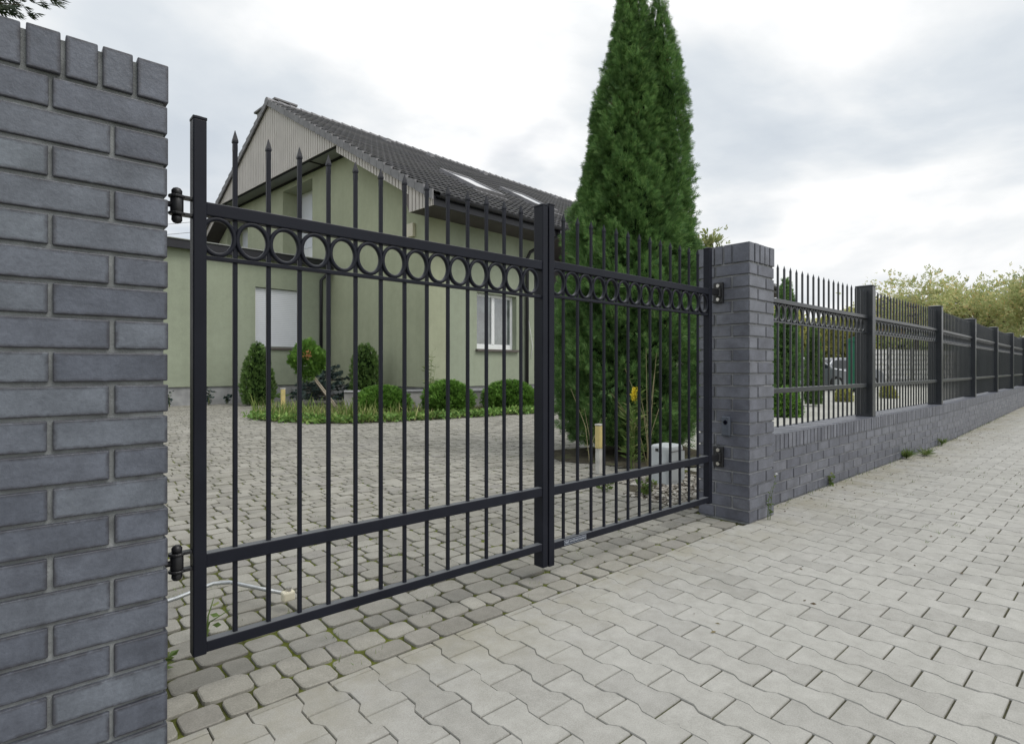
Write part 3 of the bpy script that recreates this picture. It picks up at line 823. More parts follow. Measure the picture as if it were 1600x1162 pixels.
g = MB(); hbox(g, PU + .46, PU + .53, 1.52, 1.599, .12, 2.58); hbox(g, PU + 1.77, PU + 1.84, 1.52, 1.599, .12, 2.58); hbox(g, PU + .46, PU + 1.84, 1.52, 1.599, 2.51, 2.58); g.build('door_frame', M['gutter'], house)
# plinth, set back behind the render
g = MB()
hbox(g, .05, PU - .05, .05, T, -.05, .50); hbox(g, .05, T, T, 5.2, -.05, .50); hbox(g, PE, ULEN - .7, .05, T, -.05, .50)
g.build('plinth', M['plinth'], house)
# left wing with a flat roof
AV = 4.90; AU = -9.5; AT = 4.20
sw0, sw1, sz0, sz1 = -2.36, -.995, 1.61, 3.36
g = MB()
hbox(g, AU, sw0, AV, AV + T, .50, AT); hbox(g, sw0, sw1, AV, AV + T, .50, sz0); hbox(g, sw0, sw1, AV, AV + T, sz1, AT); hbox(g, sw1, -.001, AV, AV + T, .50, AT)
hbox(g, AU, AU + T, AV + T, 16, .5, AT)
g.build('wing_wall', M['render_shaded'], house)
g = MB(); hbox(g, AU + .05, -.001, AV + .05, AV + T, -.05, .50); g.build('wing_plinth', M['plinth'], house)
g = MB(); hbox(g, AU - .2, -.002, AV - .16, 16, AT + .005, AT + .10); g.build('wing_roof', M['under'], house)
g = MB(); hbox(g, AU - .22, -.002, AV - .20, AV - .165, AT - .06, AT + .17); g.build('wing_fascia', M['gutter'], house, bevel=.01)
g = MB(); hbox(g, AU - .22, -.002, AV - .235, AV - .10, AT + .172, AT + .20); g.build('wing_edge_trim', M['soffit_l'], house, bevel=.005)
# shuttered window of the wing
wd = MB(); hbox(wd, sw0, sw1, AV + .10, AV + .13, sz0, sz1); wnd = wd.build('window', M['soffit_l'], house)
g = MB(); n = 30
for i in range(n):
    z0 = sz0 + .04 + i * (sz1 - sz0 - .06) / n; hbox(g, sw0 + .05, sw1 - .05, AV + .088, AV + .0995, z0, z0 + (sz1 - sz0 - .06) / n - .006)
g.build('roller_shutter', M['shutter'], wnd)
g = MB(); hbox(g, sw0, sw0 + .045, AV + .075, AV + .0995, sz0, sz1); hbox(g, sw1 - .045, sw1, AV + .075, AV + .0995, sz0, sz1); g.build('guide_rail', M['white'], wnd)
g = MB(); hbox(g, sw0 - .04, sw1 + .04, AV - .05, AV + .10, sz0 - .07, sz0 - .002); g.build('sill', M['sill'], wnd, bevel=.005)
# street window
wd = MB(); wv = .17
for q in ((W0, W0 + .09, WZ0, WZ1), (W1 - .09, W1, WZ0, WZ1)): hbox(wd, q[0], q[1], wv, wv + .07, q[2], q[3])
hbox(wd, W0 + .09, W1 - .09, wv, wv + .07, WZ0, WZ0 + .15); hbox(wd, W0 + .09, W1 - .09, wv, wv + .07, WZ1 - .09, WZ1)
um = (W0 + W1) / 2 - .02; hbox(wd, um - .06, um + .06, wv - .012, wv + .072, WZ0 + .15, WZ1 - .09)
wnd = wd.build('window', M['white'], house, bevel=.006)
for a, e in ((W0 + .09, um - .06), (um + .06, W1 - .09)):
    g = MB(); hbox(g, a, e, wv + .03, wv + .05, WZ0 + .15, WZ1 - .09); g.build('pane', M['glass'], wnd)
g = MB(); hbox(g, W0 - .05, W1 + .05, -.09, wv - .001, WZ0 - .07, WZ0 - .002); g.build('sill', M['sill'], wnd, bevel=.006)
# upper doors onto the flat roof
for (a, e), dt in ((D1, DT), (D2, 6.9)):
    g = MB(); hbox(g, .62, .68, a, e, DB, dt); dd = g.build('balcony_door', M['white'], house)
    for k in range(2):
        va = a + .12 + k * (e - a) / 2; ve = a + (k + 1) * (e - a) / 2 - .12
        g = MB(); hbox(g, .605, .619, va, ve, DB + .85, dt - .14); g.build('pane', M['shutter'], dd)
# cream box on the gable wall near the corner
g = MB(); hbox(g, -.10, -.001, .50, .78, 4.50, 4.86); g.build('wall_box', M['lamp'], house, bevel=.012)
# gable cladding: vertical boards hanging from the verge
CU = -.60; CZ = 7.58; CV0, CV1 = 3.50, 2 * RV - 3.50
g = MB(); gb = MB(); bw = .142; v = CV0
ct = lambda v: roofz(v) - .10
while v < CV1 - .01:
    e = min(v + bw - .032, CV1); gpoly(g, v, e, CZ, ct, CU, CU + .02)
    v += bw
gpoly(gb, CV0, CV1, CZ + .004, ct, CU + .021, CU + .04)
cl = g.build('gable_cladding', M['clad'], house); gb.build('backing', M['cladgap'], cl)
for sgn in (0, 1):
    g = MB(); gb = MB()
    v = EV + .02
    while v < CV0 - .02:
        e = min(v + bw - .032, CV0 - .002); low = (lambda vv: max(4.93, roofz(vv) - .38))
        m_ = (lambda t: t) if sgn == 0 else (lambda t: 2 * RV - t)
        va, ve = m_(v), m_(e)
        f0, f1 = (4.93 if v < 0 else roofz(v) - .38), (4.93 if e <= .1 else roofz(e) - .38)
        if v < 0 and e > 0: f1 = 4.93
        pts = [H(CU, va, f0), H(CU, ve, f1), H(CU, ve, roofz(e) - .10), H(CU, va, roofz(v) - .10)]
        g.prism(pts, Vector(H(.02, 0, 0)) - Vector(H(0, 0, 0)))
        v += bw
    va, ve = m_(EV + .02), m_(CV0)
    gb.prism([H(CU + .021, m_(EV + .03), 4.94), H(CU + .021, m_(0), 4.94), H(CU + .021, m_(.3), roofz(.3) - .37), H(CU + .021, ve, roofz(CV0) - .37), H(CU + .021, ve, roofz(CV0) - .1), H(CU + .021, m_(EV + .03), roofz(EV + .03) - .1)], Vector(H(.018, 0, 0)) - Vector(H(0, 0, 0)))
    vb = g.build('verge_cladding', M['clad'], house); gb.build('backing', M['cladgap'], vb)
# soffits
g = MB(); hbox(g, CU + .045, -.002, CV0 + .05, CV1 - .05, CZ + .01, CZ + .03); g.build('gable_soffit', M['soffit_l'], house)
g = MB(); hbox(g, CU + .041, CU + .09, CV0 + .02, CV1 - .02, CZ - .03, CZ + .008); hbox(g, -.05, -.003, CV0 + .02, CV1 - .02, CZ - .05, CZ + .008); hbox(g, CU + .09, -.05, 5.3, 5.36, CZ - .02, CZ + .008); g.build('soffit_batten', M['under'], house)
for m_ in ((lambda t: t), (lambda t: 2 * RV - t)):
    g = MB()
    g.hexa([H(CU + .042, m_(.05), roofz(.05) - .36), H(0, m_(.05), roofz(.05) - .36), H(0, m_(CV0), roofz(CV0) - .36), H(CU + .042, m_(CV0), roofz(CV0) - .36),
            H(CU + .042, m_(.05), roofz(.05) - .33), H(0, m_(.05), roofz(.05) - .33), H(0, m_(CV0), roofz(CV0) - .33), H(CU + .042, m_(CV0), roofz(CV0) - .33)])
    g.build('verge_soffit', M['soffit'], house)
g = MB(); hbox(g, CU + .042, ULEN, EV + .06, .02, 4.945, 4.97); g.build('eave_soffit', M['soffit'], house)
g = MB(); hbox(g, CU + .0, ULEN, EV + .02, EV + .058, 4.93, 5.17); g.build('fascia', M['gutter'], house, bevel=.006)
# roof: overlapping wavy tiles as courses, over an underlay darkened to paint shade beneath their lower edges
def roof():
    ncr = 27; L = math.hypot(RV - EV, RZ - EZ); d = L / ncr
    cs, sn = (RV - EV) / L, (RZ - EZ) / L
    us = np.arange(-.62, ULEN, .215 / 8); nu = len(us)
    wave = .028 * np.abs(np.sin(us * PI / .215)) ** .8
    Vs = []; Fs = []
    e1 = np.array([*E1, 0]); e2 = np.array([*E2, 0]); o0 = np.array([*HC, 0])
    for k in range(ncr):
        base = len(Vs) * nu
        for (s_, h, hw) in ((k * d - .050, .050, 1.0), (k * d - .045, .082, 1.0), ((k + 1) * d, .012, 1.0)):
            hh = h + wave * hw
            v = EV + s_ * cs - hh * sn; z = EZ + s_ * sn + hh * cs
            P = o0 + us[:, None] * e1 + np.asarray(v)[..., None] * e2 if np.ndim(v) else o0 + us[:, None] * e1 + v * e2
            P = P.copy(); P[:, 2] = z
            Vs.append(P)
        for r in range(2):
            a = base + r * nu + np.arange(nu - 1)
            Fs.append(np.stack([a, a + 1, a + nu + 1, a + nu], 1))
    rt = np_mesh('roof', np.concatenate(Vs), np.concatenate(Fs), M['tile'], house, smooth=False)
    b = MB()
    b.hexa([H(-.60, EV + .03, EZ - .10), H(ULEN, EV + .03, EZ - .10), H(ULEN, RV, RZ - .10), H(-.60, RV, RZ - .10),
            H(-.60, EV + .03, EZ + .008), H(ULEN, EV + .03, EZ + .008), H(ULEN, RV, RZ + .008), H(-.60, RV, RZ + .008)])
    b.build('underlay', M['under'], rt)
    b = MB()
    b.hexa([H(-.62, RV + .001, RZ - .10), H(ULEN, RV + .001, RZ - .10), H(ULEN, VB, EZ - .10), H(-.62, VB, EZ - .10),
            H(-.62, RV + .001, RZ + .05), H(ULEN, RV + .001, RZ + .05), H(ULEN, VB, EZ + .05), H(-.62, VB, EZ + .05)])
    b.build('rear_slope', M['tile'], rt)
    # verge tiles, one per course, stepping down the gable edge
    b = MB()
    for m_ in ((lambda t: t), (lambda t: 2 * RV - t)):
        for k in range(ncr):
            s0 = k * d - .045; s1 = (k + 1) * d - .06
            q = []
            for s_, lift in ((s0, .115), (s1, .055)):
                v = EV + s_ * cs; z = EZ + s_ * sn
                q.append((v, z - .17 + lift * .3, z + lift))
            (v0, za0, zb0), (v1, za1, zb1) = q
            P = [H(-.69, m_(v0), za0), H(-.64, m_(v0), za0), H(-.64, m_(v1), za1), H(-.69, m_(v1), za1),
                 H(-.69, m_(v0), zb0), H(-.64, m_(v0), zb0), H(-.64, m_(v1), zb1), H(-.69, m_(v1), zb1)]
            b.hexa(P)
            P = [H(-.64, m_(v0), zb0 - .03), H(-.44, m_(v0), zb0 - .03), H(-.44, m_(v1), zb1 - .03), H(-.64, m_(v1), zb1 - .03),
                 H(-.64, m_(v0), zb0 - .002), H(-.44, m_(v0), zb0 - .002), H(-.44, m_(v1), zb1 - .002), H(-.64, m_(v1), zb1 - .002)]
            b.hexa(P)
    b.build('verge_tiles', M['verge'], rt)
    b = MB(); u = -.70
    while u < ULEN:
        pts = [H(u, RV, RZ - .02), H(u + .44, RV, RZ - .035)]
        b.tube(pts, [.155, .135], 14); u += .41
    b.build('ridge_tiles', M['verge'], rt, smooth=False)
    b = MB()
    for (u, v) in ((5.4, 6.9), (8.6, 7.1), (13.5, 7.0), (3.5, 7.2)):
        z = roofz(v)
        b.hexa([H(u, v - .16, z - .05), H(u + .26, v - .16, z - .05), H(u + .26, v + .16, z + .12), H(u, v + .16, z + .12),
                H(u + .04, v - .15, z + .14), H(u + .22, v - .15, z + .14), H(u + .22, v + .14, z + .22), H(u + .04, v + .14, z + .22)])
    b.build('vent_tiles', M['verge'], rt)
    # chimney behind the ridge
    b = MB(); hbox(b, .02, .72, 8.9, 10.5, 8.7, 10.84); ch = b.build('chimney', M['concrete'], house, bevel=.01)
    b = MB(); hbox(b, -.06, .82, 8.8, 10.62, 10.842, 10.91); b.build('chimney_cap', M['verge'], ch, bevel=.01)
    b = MB(); hbox(b, .008, .019, 9.95, 10.2, 10.42, 10.72); b.build('flue_opening', M['under'], ch)
    # skylights
    def rp(u, v, h): return H(u, v - h * sn, EZ + SL * (v - EV) + h * cs)
    def rbox(b, u0, u1, v0, v1, h0, h1):
        return b.hexa([rp(u0, v0, h0), rp(u1, v0, h0), rp(u1, v1, h0), rp(u0, v1, h0), rp(u0, v0, h1), rp(u1, v0, h1), rp(u1, v1, h1), rp(u0, v1, h1)])
    for (u0, v0) in ((2.7, 1.15), (5.75, 1.45)):
        u1, v1 = u0 + 1.25, v0 + 1.75
        f = MB(); t_ = .09
        rbox(f, u0, u0 + t_, v0, v1, .05, .19); rbox(f, u1 - t_, u1, v0, v1, .05, .19); rbox(f, u0 + t_, u1 - t_, v0, v0 + t_, .05, .19); rbox(f, u0 + t_, u1 - t_, v1 - t_, v1, .05, .19)
        sk = f.build('skylight', M['verge'], house, bevel=.008)
        f = MB(); rbox(f, u0 + t_, u1 - t_, v0 + t_, v1 - t_, .12, .165); f.build('pane', M['skyglass'], sk)
        f = MB(); rbox(f, u0 - .12, u1 + .12, v0 - .22, v0 - .01, .075, .09); f.build('flashing', M['verge'], sk)
roof()
# gutter and downpipes
def gutter():
    V = []; F = []; n = 9
    for u in (-.52, ULEN):
        for k in range(n):
            t = PI + PI * k / (n - 1)
            p = H(u, EV - .07 + .085 * math.cos(t), 5.19 + .085 * math.sin(t)); V.append(p)
        for k in range(n):
            t = 2 * PI - PI * k / (n - 1)
            V.append(H(u, EV - .07 + .078 * math.cos(t), 5.195 + .078 * math.sin(t)))
    m_ = 2 * n
    for k in range(m_): F.append((k, (k + 1) % m_, m_ + (k + 1) % m_, m_ + k))
    F.append(list(range(m_))); F.append(list(range(m_, 2 * m_))[::-1])
    MB().add(V, F).build('gutter', M['gutter'], house)
    MB().tube([H(4.1, EV - .06, 5.12), H(4.1, EV - .05, 4.98), H(3.78, -.16, 4.55), H(3.72, -.09, 4.35), H(3.72, -.08, .3)], .055, 12).build('downpipe', M['gutter'], house, smooth=True)
    MB().tube([H(-.14, AV - .2, 4.18), H(-.14, AV - .2, 4.05), H(-.37, AV - .08, 3.75), H(-.37, AV - .07, .3)], .05, 12).build('downpipe', M['gutter'], house, smooth=True)
    MB().tube([H(3.83, -.02, 3.9), H(3.86, -.03, 3.2), H(3.80, -.05, 2.6), H(3.90, -.06, 2.1), H(4.02, -.04, 1.7), H(3.95, -.03, 1.3)], .010, 6).build('loose_cable', M['white'], house, smooth=True)
gutter()

# ------------------------------------------------------------------ foliage helpers
def conifer_cloud(axis, prof, n, size, rng, tmpl=FROND, up=.55, shell=(.78, 1.04), jit=.35, lump=.10, lf=2.6):
    """axis: (x,y) base; prof: list of (z, radius, dx, dy); fronds on the outer shell."""
    pz = np.array([p[0] for p in prof]); pr = np.array([p[1] for p in prof]); pdx = np.array([p[2] for p in prof]); pdy = np.array([p[3] for p in prof])
    zz = np.linspace(pz[0], pz[-1], 400); ww = np.interp(zz, pz, pr) + .02; cw = np.cumsum(ww); cw /= cw[-1]
    z = np.interp(rng.random(n), cw, zz); a = rng.random(n) * 2 * PI
    r = np.interp(z, pz, pr)
    k = 1 + lump * np.sin(a * 3 + z * lf * 1.3 + 1) * .6 + lump * np.sin(a * 7 - z * lf * 2.1) * .6 + lump * .7 * np.sin(a * 13 + z * lf * 4.3)
    r = r * k * rng.uniform(shell[0], shell[1], n)
    x = axis[0] + np.interp(z, pz, pdx) + r * np.cos(a); y = axis[1] + np.interp(z, pz, pdy) + r * np.sin(a)
    tilt = up * rng.uniform(.6, 1.5, n)
    D = np.stack([np.cos(a), np.sin(a), tilt], 1); D /= np.linalg.norm(D, axis=1)[:, None]
    return sprays(np.stack([x, y, z], 1), D, size * rng.uniform(.7, 1.35, n), tmpl, jit, rng)
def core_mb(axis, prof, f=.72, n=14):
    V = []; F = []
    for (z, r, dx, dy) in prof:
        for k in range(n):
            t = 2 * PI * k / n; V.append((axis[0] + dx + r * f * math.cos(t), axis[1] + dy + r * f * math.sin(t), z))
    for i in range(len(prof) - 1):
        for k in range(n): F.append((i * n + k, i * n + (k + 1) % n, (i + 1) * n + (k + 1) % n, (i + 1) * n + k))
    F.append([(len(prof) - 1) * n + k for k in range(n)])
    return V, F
M['core'] = mat_plain('interior_shade', (.010, .022, .008), 1, .4, 9, spec=.05)  # near-black solid fill, painting the shade inside crowns and blocking see-through
def merge(parts):
    V = []; F = []; o = 0
    for v, f in parts:
        V.append(v); F.append(f + o); o += len(v)
    return np.concatenate(V), np.concatenate(F)

# big thuja right behind the gate (three leaders grown together)
tx, ty = 5.52, 4.14; ph = math.radians(YAW); rx, ry = math.sin(ph), -math.cos(ph)   # rx,ry: picture-right on the ground
def R_(d): return (rx * d, ry * d)
th = thing('thuja_tree', 'tall dark green columnar thuja with two pointed tops behind the right gate leaf', 'tree', (tx, ty, 0))
pa = [(.12, .60, *R_(.05)), (.5, .78, *R_(0)), (1.2, .82, *R_(0)), (2.0, .74, *R_(.0)), (2.6, .58, *R_(.02)), (3.1, .46, *R_(.03)), (3.6, .38, *R_(.03)), (4.2, .29, *R_(.03)), (4.7, .21, *R_(.04)), (5.15, .14, *R_(.05)), (5.5, .08, *R_(.06)), (5.72, .015, *R_(.06))]
pb = [(1.5, .38, *R_(.40)), (2.4, .35, *R_(.40)), (3.1, .29, *R_(.43)), (3.7, .235, *R_(.44)), (4.2, .21, *R_(.44)), (4.6, .16, *R_(.43)), (4.95, .10, *R_(.39)), (5.2, .05, *R_(.38)), (5.45, .01, *R_(.38))]
pc_ = [(.8, .36, *R_(-.42)), (1.6, .34, *R_(-.42)), (2.4, .25, *R_(-.38)), (3.0, .17, *R_(-.36)), (3.5, .10, *R_(-.34)), (3.9, .05, *R_(-.33)), (4.25, .01, *R_(-.33))]
parts = [conifer_cloud((tx, ty), pa, 40000, .094, rng, FROND2, lump=.16, up=.6, lf=3.4), conifer_cloud((tx, ty), pb, 12500, .088, rng, FROND2, lump=.17, up=.6, lf=3.4), conifer_cloud((tx, ty), pc_, 11000, .088, rng, FROND2, lump=.17, up=.6, lf=3.4)]
V, F = merge(parts)
np_mesh('crown', V, F, M['thuja'], th)
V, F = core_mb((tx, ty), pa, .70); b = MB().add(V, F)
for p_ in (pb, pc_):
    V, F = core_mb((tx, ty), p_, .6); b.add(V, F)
b.build('solid_core', M['core'], th)
MB().tube([(tx, ty, -.05), (tx, ty, .5), (tx + .04, ty - .04, 3)], [.11, .09, .04], 10).build('trunk', M['bark'], th)

# small conifers by the house
def small_conifer(name, label, x, y, prof, n, size, mat, cat='shrub', group=None):
    t = thing(name, label, cat, (x, y, 0), group)
    V, F = conifer_cloud((x, y), prof, n, size, rng, up=.9, lump=.08); np_mesh('crown', V, F, mat, t)
    V, F = core_mb((x, y), prof, .7); MB().add(V, F).build('solid_core', M['core'], t)
    MB().tube([(x, y, -.03), (x, y, .3)], .03, 8).build('trunk', M['bark'], t)
    return t
small_conifer('dwarf_thuja', 'small conical green thuja under the shuttered window of the wing', 5.02, 15.95,
              [(.03, .30, 0, 0), (.35, .40, 0, 0), (.8, .34, 0, 0), (1.2, .24, 0, 0), (1.5, .13, 0, 0), (1.68, .02, 0, 0)], 2600, .10, M['thuja_s'])
small_conifer('dwarf_thuja', 'small upright green thuja against the gable wall behind the concrete kerb wall', 7.19, 14.03,
              [(.03, .30, 0, 0), (.4, .36, 0, 0), (.9, .33, 0, 0), (1.3, .27, 0, 0), (1.5, .17, 0, 0), (1.62, .03, 0, 0)], 2600, .10, M['thuja_s'])
# three globe thujas in the bed
def globe(x, y, r, h, label):
    t = thing('globe_shrub', label, 'shrub', (x, y, 0), 'clipped globe thujas in the bed')
    prof = [(.02, r * .75, 0, 0), (h * .2, r * .97, 0, 0), (h * .45, r, 0, 0), (h * .7, r * .85, 0, 0), (h * .88, r * .58, 0, 0), (h, r * .12, 0, 0)]
    V, F = conifer_cloud((x, y), prof, 5200, .085, rng, up=.7, lump=.11, lf=7, shell=(.80, 1.10)); np_mesh('foliage', V, F, M['globe'], t)
    V, F = core_mb((x, y), prof, .78); MB().add(V, F).build('solid_core', M['core'], t)
    return t
globe(6.03, 10.97, .50, .60, 'left one of three round green globe shrubs, in front of the concrete kerb wall')
globe(7.47, 10.60, .50, .70, 'middle one of three round green globe shrubs, its top below the house corner')
globe(9.05, 10.25, .60, .68, 'right one of three round green globe shrubs, under the street window')

# planting bed
bedpts = [(3.55, 11.65), (3.72, 10.75), (4.1, 9.95), (4.75, 9.45), (5.8, 9.25), (7.2, 9.10), (8.7, 8.95), (10.5, 8.95), (11.5, 10.5), (9.5, 11.65), (7.6, 13.0), (6.2, 14.2), (5.0, 14.4), (4.1, 13.2)]
bc = np.array(bedpts)
bed = np_mesh('soil', [(x, y, .012) for x, y in bedpts], [list(range(len(bedpts)))], M['soil']); tag(bed, kind='structure')
def in_poly(x, y, poly):
    r = False; n = len(poly)
    for i in range(n):
        x1, y1 = poly[i]; x2, y2 = poly[(i + 1) % n]
        if (y1 > y) != (y2 > y) and x < (x2 - x1) * (y - y1) / (y2 - y1) + x1: r = not r
    return r
def scatter(poly, n, rng=rng):
    lo = np.min(poly, 0); hi = np.max(poly, 0); out = []
    while len(out) < n:
        x, y = lo + (hi - lo) * rng.random(2)
        if in_poly(x, y, poly): out.append((x, y, .01))
    return np.array(out)
P = scatter(bedpts, 5200)
D = np.tile([0, 0, 1.], (len(P), 1)); hgt = np.where(P[:, 0] + .5 * (P[:, 1] - 10) < 6.0, .28, .09) * rng.uniform(.4, 1.3, len(P)) * (1 + .35 * np.sin(P[:, 0] * 4.1 + 1) * np.sin(P[:, 1] * 3.3))
V, F = sprays(P, D, hgt, BLADE, .32)
tag(np_mesh('grass', V, F, M['grass']), 'rough yellowish grass filling the planting bed beside the house', 'grass', kind='stuff')
# ground cover on the bed edge
edge = []
for i in range(0, 8):
    a, c = np.array(bedpts[i]), np.array(bedpts[i + 1])
    n = int(520 * np.linalg.norm(c - a))
    t = rng.random((n, 1)); q = a + (c - a) * t + rng.normal(0, .12, (n, 2)) + np.array([.10, .16]) + .09 * np.sin(t * 9 + i * 2) * np.array([.4, 1])
    edge.append(np.c_[q, rng.uniform(.0, .12, n)])
P = np.concatenate(edge); D = np.tile([0, 0, .6], (len(P), 1)) + rng.normal(0, .8, (len(P), 3)); D[:, 2] = np.abs(D[:, 2]) * .8 + .1
V, F = sprays(P, D / np.linalg.norm(D, axis=1)[:, None], rng.uniform(.05, .11, len(P)), LEAF, .3)
tag(np_mesh('ground_cover', V, F, M['cover']), 'low leafy ground cover creeping over the bed edge', 'ground cover', kind='stuff')

# grafted standard tree with leaning stakes
t = thing('standard_tree', 'little ball-headed grafted tree with an orange leaf tuft on a bare leaning stem', 'tree', (5.95, 13.6, 0))
q0 = Vector((6.05, 13.55, 0)); q1 = Vector((5.58, 13.76, .85)); cz_ = Vector((5.52, 13.78, 1.20))
MB().tube([q0, q0.lerp(q1, .5) + Vector((.02, 0, .02)), q1, cz_], [.03, .026, .022, .012], 8).build('trunk', M['bark'], t)
MB().tube([q0 + Vector((.12, -.06, 0)), q1 + Vector((.05, -.03, -.02))], .018, 6).build('stake', M['wood'], t)
MB().tube([q0 + Vector((.05, -.10, 0)), q1 + Vector((.02, -.04, -.05))], .018, 6).build('stake', M['wood'], t)
n = 2600; a = rng.normal(0, 1, (n, 3)); a /= np.linalg.norm(a, axis=1)[:, None]
rad = np.array([.42, .42, .40]) * (1 + .20 * np.sin(a[:, :1] * 5 + 2) + .08 * np.sin(a[:, 1:2] * 7 + a[:, 2:] * 5))
P = np.array(cz_) + a * rad * rng.uniform(.6, 1.03, (n, 1)); P[:, 2] = np.maximum(P[:, 2], .72)
V, F = sprays(P, a + [0, 0, .5], .11 * rng.uniform(.7, 1.3, n), FROND, .4); np_mesh('crown', V, F, M['globe'], t)
P = np.array(cz_) + np.array([-.16, -.36, .10]) + rng.normal(0, .045, (50, 3)); V, F = sprays(P, np.tile([0, -.7, .7], (50, 1)), rng.uniform(.05, .09, 50), LEAF, .6)
np_mesh('orange_leaves', V, F, M['orange'], t)
# low blue spruce
t = thing('blue_spruce', 'low spreading blue spruce behind the ball-headed tree, before the gable wall', 'shrub', (6.55, 15.0, 0))
br = MB(); PP = []; DD = []
for i in range(46):
    a = rng.random() * 2 * PI; z = rng.uniform(.1, 1.05); L = (1.15 - z) * .95 * rng.uniform(.7, 1.1) + .12
    p0 = np.array([6.55, 15.0, z]); d = np.array([math.cos(a), math.sin(a), .12]); p1 = p0 + d * L
    br.tube([p0, p1], [.014, .004], 5)
    m_ = int(26 * L) + 8; tt = rng.uniform(.25, 1, m_)
    pts = p0 + d * L * tt[:, None]; side = np.array([-d[1], d[0], 0]); sg = rng.choice([-1, 1], m_)
    PP.append(pts); DD.append(d * .8 + side * sg[:, None] * .9 - np.array([0, 0, .1]))
PP = np.concatenate(PP); DD = np.concatenate(DD); DD /= np.linalg.norm(DD, axis=1)[:, None]
V, F = sprays(PP, DD, .15 * rng.uniform(.6, 1.3, len(PP)), FROND, .2); np_mesh('needles', V, F, M['spruce'], t)
br.tube([(6.55, 15, 0), (6.55, 15, 1.2)], [.03, .008], 7); br.build('branches', M['bark'], t)

# concrete kerb wall behind the bed
kw = MB()
def kseg(a, e, th_, z0, z1, b=kw):
    a, e = Vector((*a, 0)), Vector((*e, 0)); d = (e - a).normalized(); nn = Vector((-d.y, d.x, 0)) * th_
    b.hexa([(*(p.xy), z0) for p in (a, e, e + nn, a + nn)] + [(*(p.xy), z1) for p in (a, e, e + nn, a + nn)])
K0, K1 = (6.12, 13.05), (9.75, 11.25)
kseg(K0, K1, .14, -.02, .40); kt = kw.build('kerb_wall', M['concrete'], None, bevel=.012)
tag(kt, 'low grey concrete kerb wall at the back of the bed behind the globe shrubs', 'wall')
kw2 = MB(); kseg((K0[0] - .02, K0[1] - .03), (K1[0], K1[1] - .03), .2, .402, .45, kw2); kw2.build('coping', M['plinth'], kt, bevel=.01)
# pale stake in the bed
st = thing('garden_stake', 'short pale wooden stake standing in the bed grass below the wing window', 'stake', (4.85, 13.6, 0))
MB().box(4.80, 4.90, 13.57, 13.62, 0, .50).build('board', M['wood_y'], st, bevel=.008)
MB().box(4.795, 4.905, 13.565, 13.625, .502, .53).build('cap', M['wood_w'], st, bevel=.005)

# ------------------------------------------------------------------ things just behind the right leaf
ms = thing('marker_post', 'yellow and grey wooden marker post standing on the setts behind the right gate leaf', 'post', (4.18, 3.46, 0))
MB().box(4.155, 4.205, 3.435, 3.485, 0, .24).build('lower_part', M['wood_w'], ms, bevel=.004)
MB().box(4.152, 4.208, 3.432, 3.488, .242, .455).build('upper_part', M['wood_y'], ms, bevel=.006)
MB().box(4.150, 4.210, 3.430, 3.490, .457, .472).build('cap', M['wood_w'], ms, bevel=.003)
ub = thing('utility_box', 'pale grey plastic utility box with rounded corners standing on pebbles by the pillar', 'utility box', (4.30, 2.80, 0))
def rbox2(cx_, cy_, hx, hy, r, z0, z1, top=0.):
    V = []; n = 5; ring = []
    for (sx, sy, a0) in ((1, 1, 0), (-1, 1, PI / 2), (-1, -1, PI), (1, -1, 1.5 * PI)):
        for k in range(n):
            t = a0 + PI / 2 * k / (n - 1); ring.append((sx * (hx - r) + r * math.cos(t), sy * (hy - r) + r * math.sin(t)))
    m_ = len(ring)
    lv = [(1, z0), (1, z1 - .03), (.965, z1 - .010), (.86, z1)]
    for f, z in lv: V += [(cx_ + x * f, cy_ + y * f, z) for x, y in ring]
    F = [(i * m_ + k, i * m_ + (k + 1) % m_, (i + 1) * m_ + (k + 1) % m_, (i + 1) * m_ + k) for i in range(len(lv) - 1) for k in range(m_)]
    F += [list(range(m_))[::-1], [(len(lv) - 1) * m_ + k for k in range(m_)]]
    return MB().add(V, F)
rbox2(4.30, 2.80, .125, .10, .045, -.02, .335).build('case', M['boxgrey'], ub, smooth=False, bevel=.003)
MB().box(4.18, 4.42, 2.698, 2.7005, .03, .28).build('door_panel', M['boxgrey'], ub, bevel=.004)
MB().box(4.178, 4.422, 2.6955, 2.698, .285, .290).build('lid_seam', M['sill'], ub)
MB().box(4.170, 4.1745, 2.80, 2.83, .285, .310).build('lock', M['black'], ub, bevel=.002)
# pebbles around the box
PB = []; sp = MB()
def peb(n):
    Vs = []; Fs = []; o = 0
    base = []
    K = 6
    for zz, rr in ((-.6, .6), (0, 1), (.55, .75), (.8, .3)):
        base += [(rr * math.cos(2 * PI * k / K), rr * math.sin(2 * PI * k / K), zz) for k in range(K)]
    base = np.array(base)
    fc = [(i * K + k, i * K + (k + 1) % K, (i + 1) * K + (k + 1) % K, (i + 1) * K + k) for i in range(3) for k in range(K)]
    fc.append(tuple(18 + k for k in (0, 1, 2, 3))); fc.append((18, 21, 22, 23))
    fc = np.array(fc)
    for i in range(n):
        s_ = rng.uniform(.010, .024); x = rng.uniform(3.60, 4.75); y = rng.uniform(2.16, 3.1)
        if x < 3.95 and y > 2.75: continue
        a = rng.random() * PI; c, s = math.cos(a), math.sin(a)
        q = base * [s_, s_ * rng.uniform(.6, 1), s_ * rng.uniform(.45, .7)] * rng.uniform(.85, 1.15, (len(base), 1))
        q = np.c_[q[:, 0] * c - q[:, 1] * s + x, q[:, 0] * s + q[:, 1] * c + y, q[:, 2] + rng.uniform(0, .012)]
        Vs.append(q); Fs.append(fc + o); o += len(q)
    return np.concatenate(Vs), np.concatenate(Fs)
V, F = peb(1500)
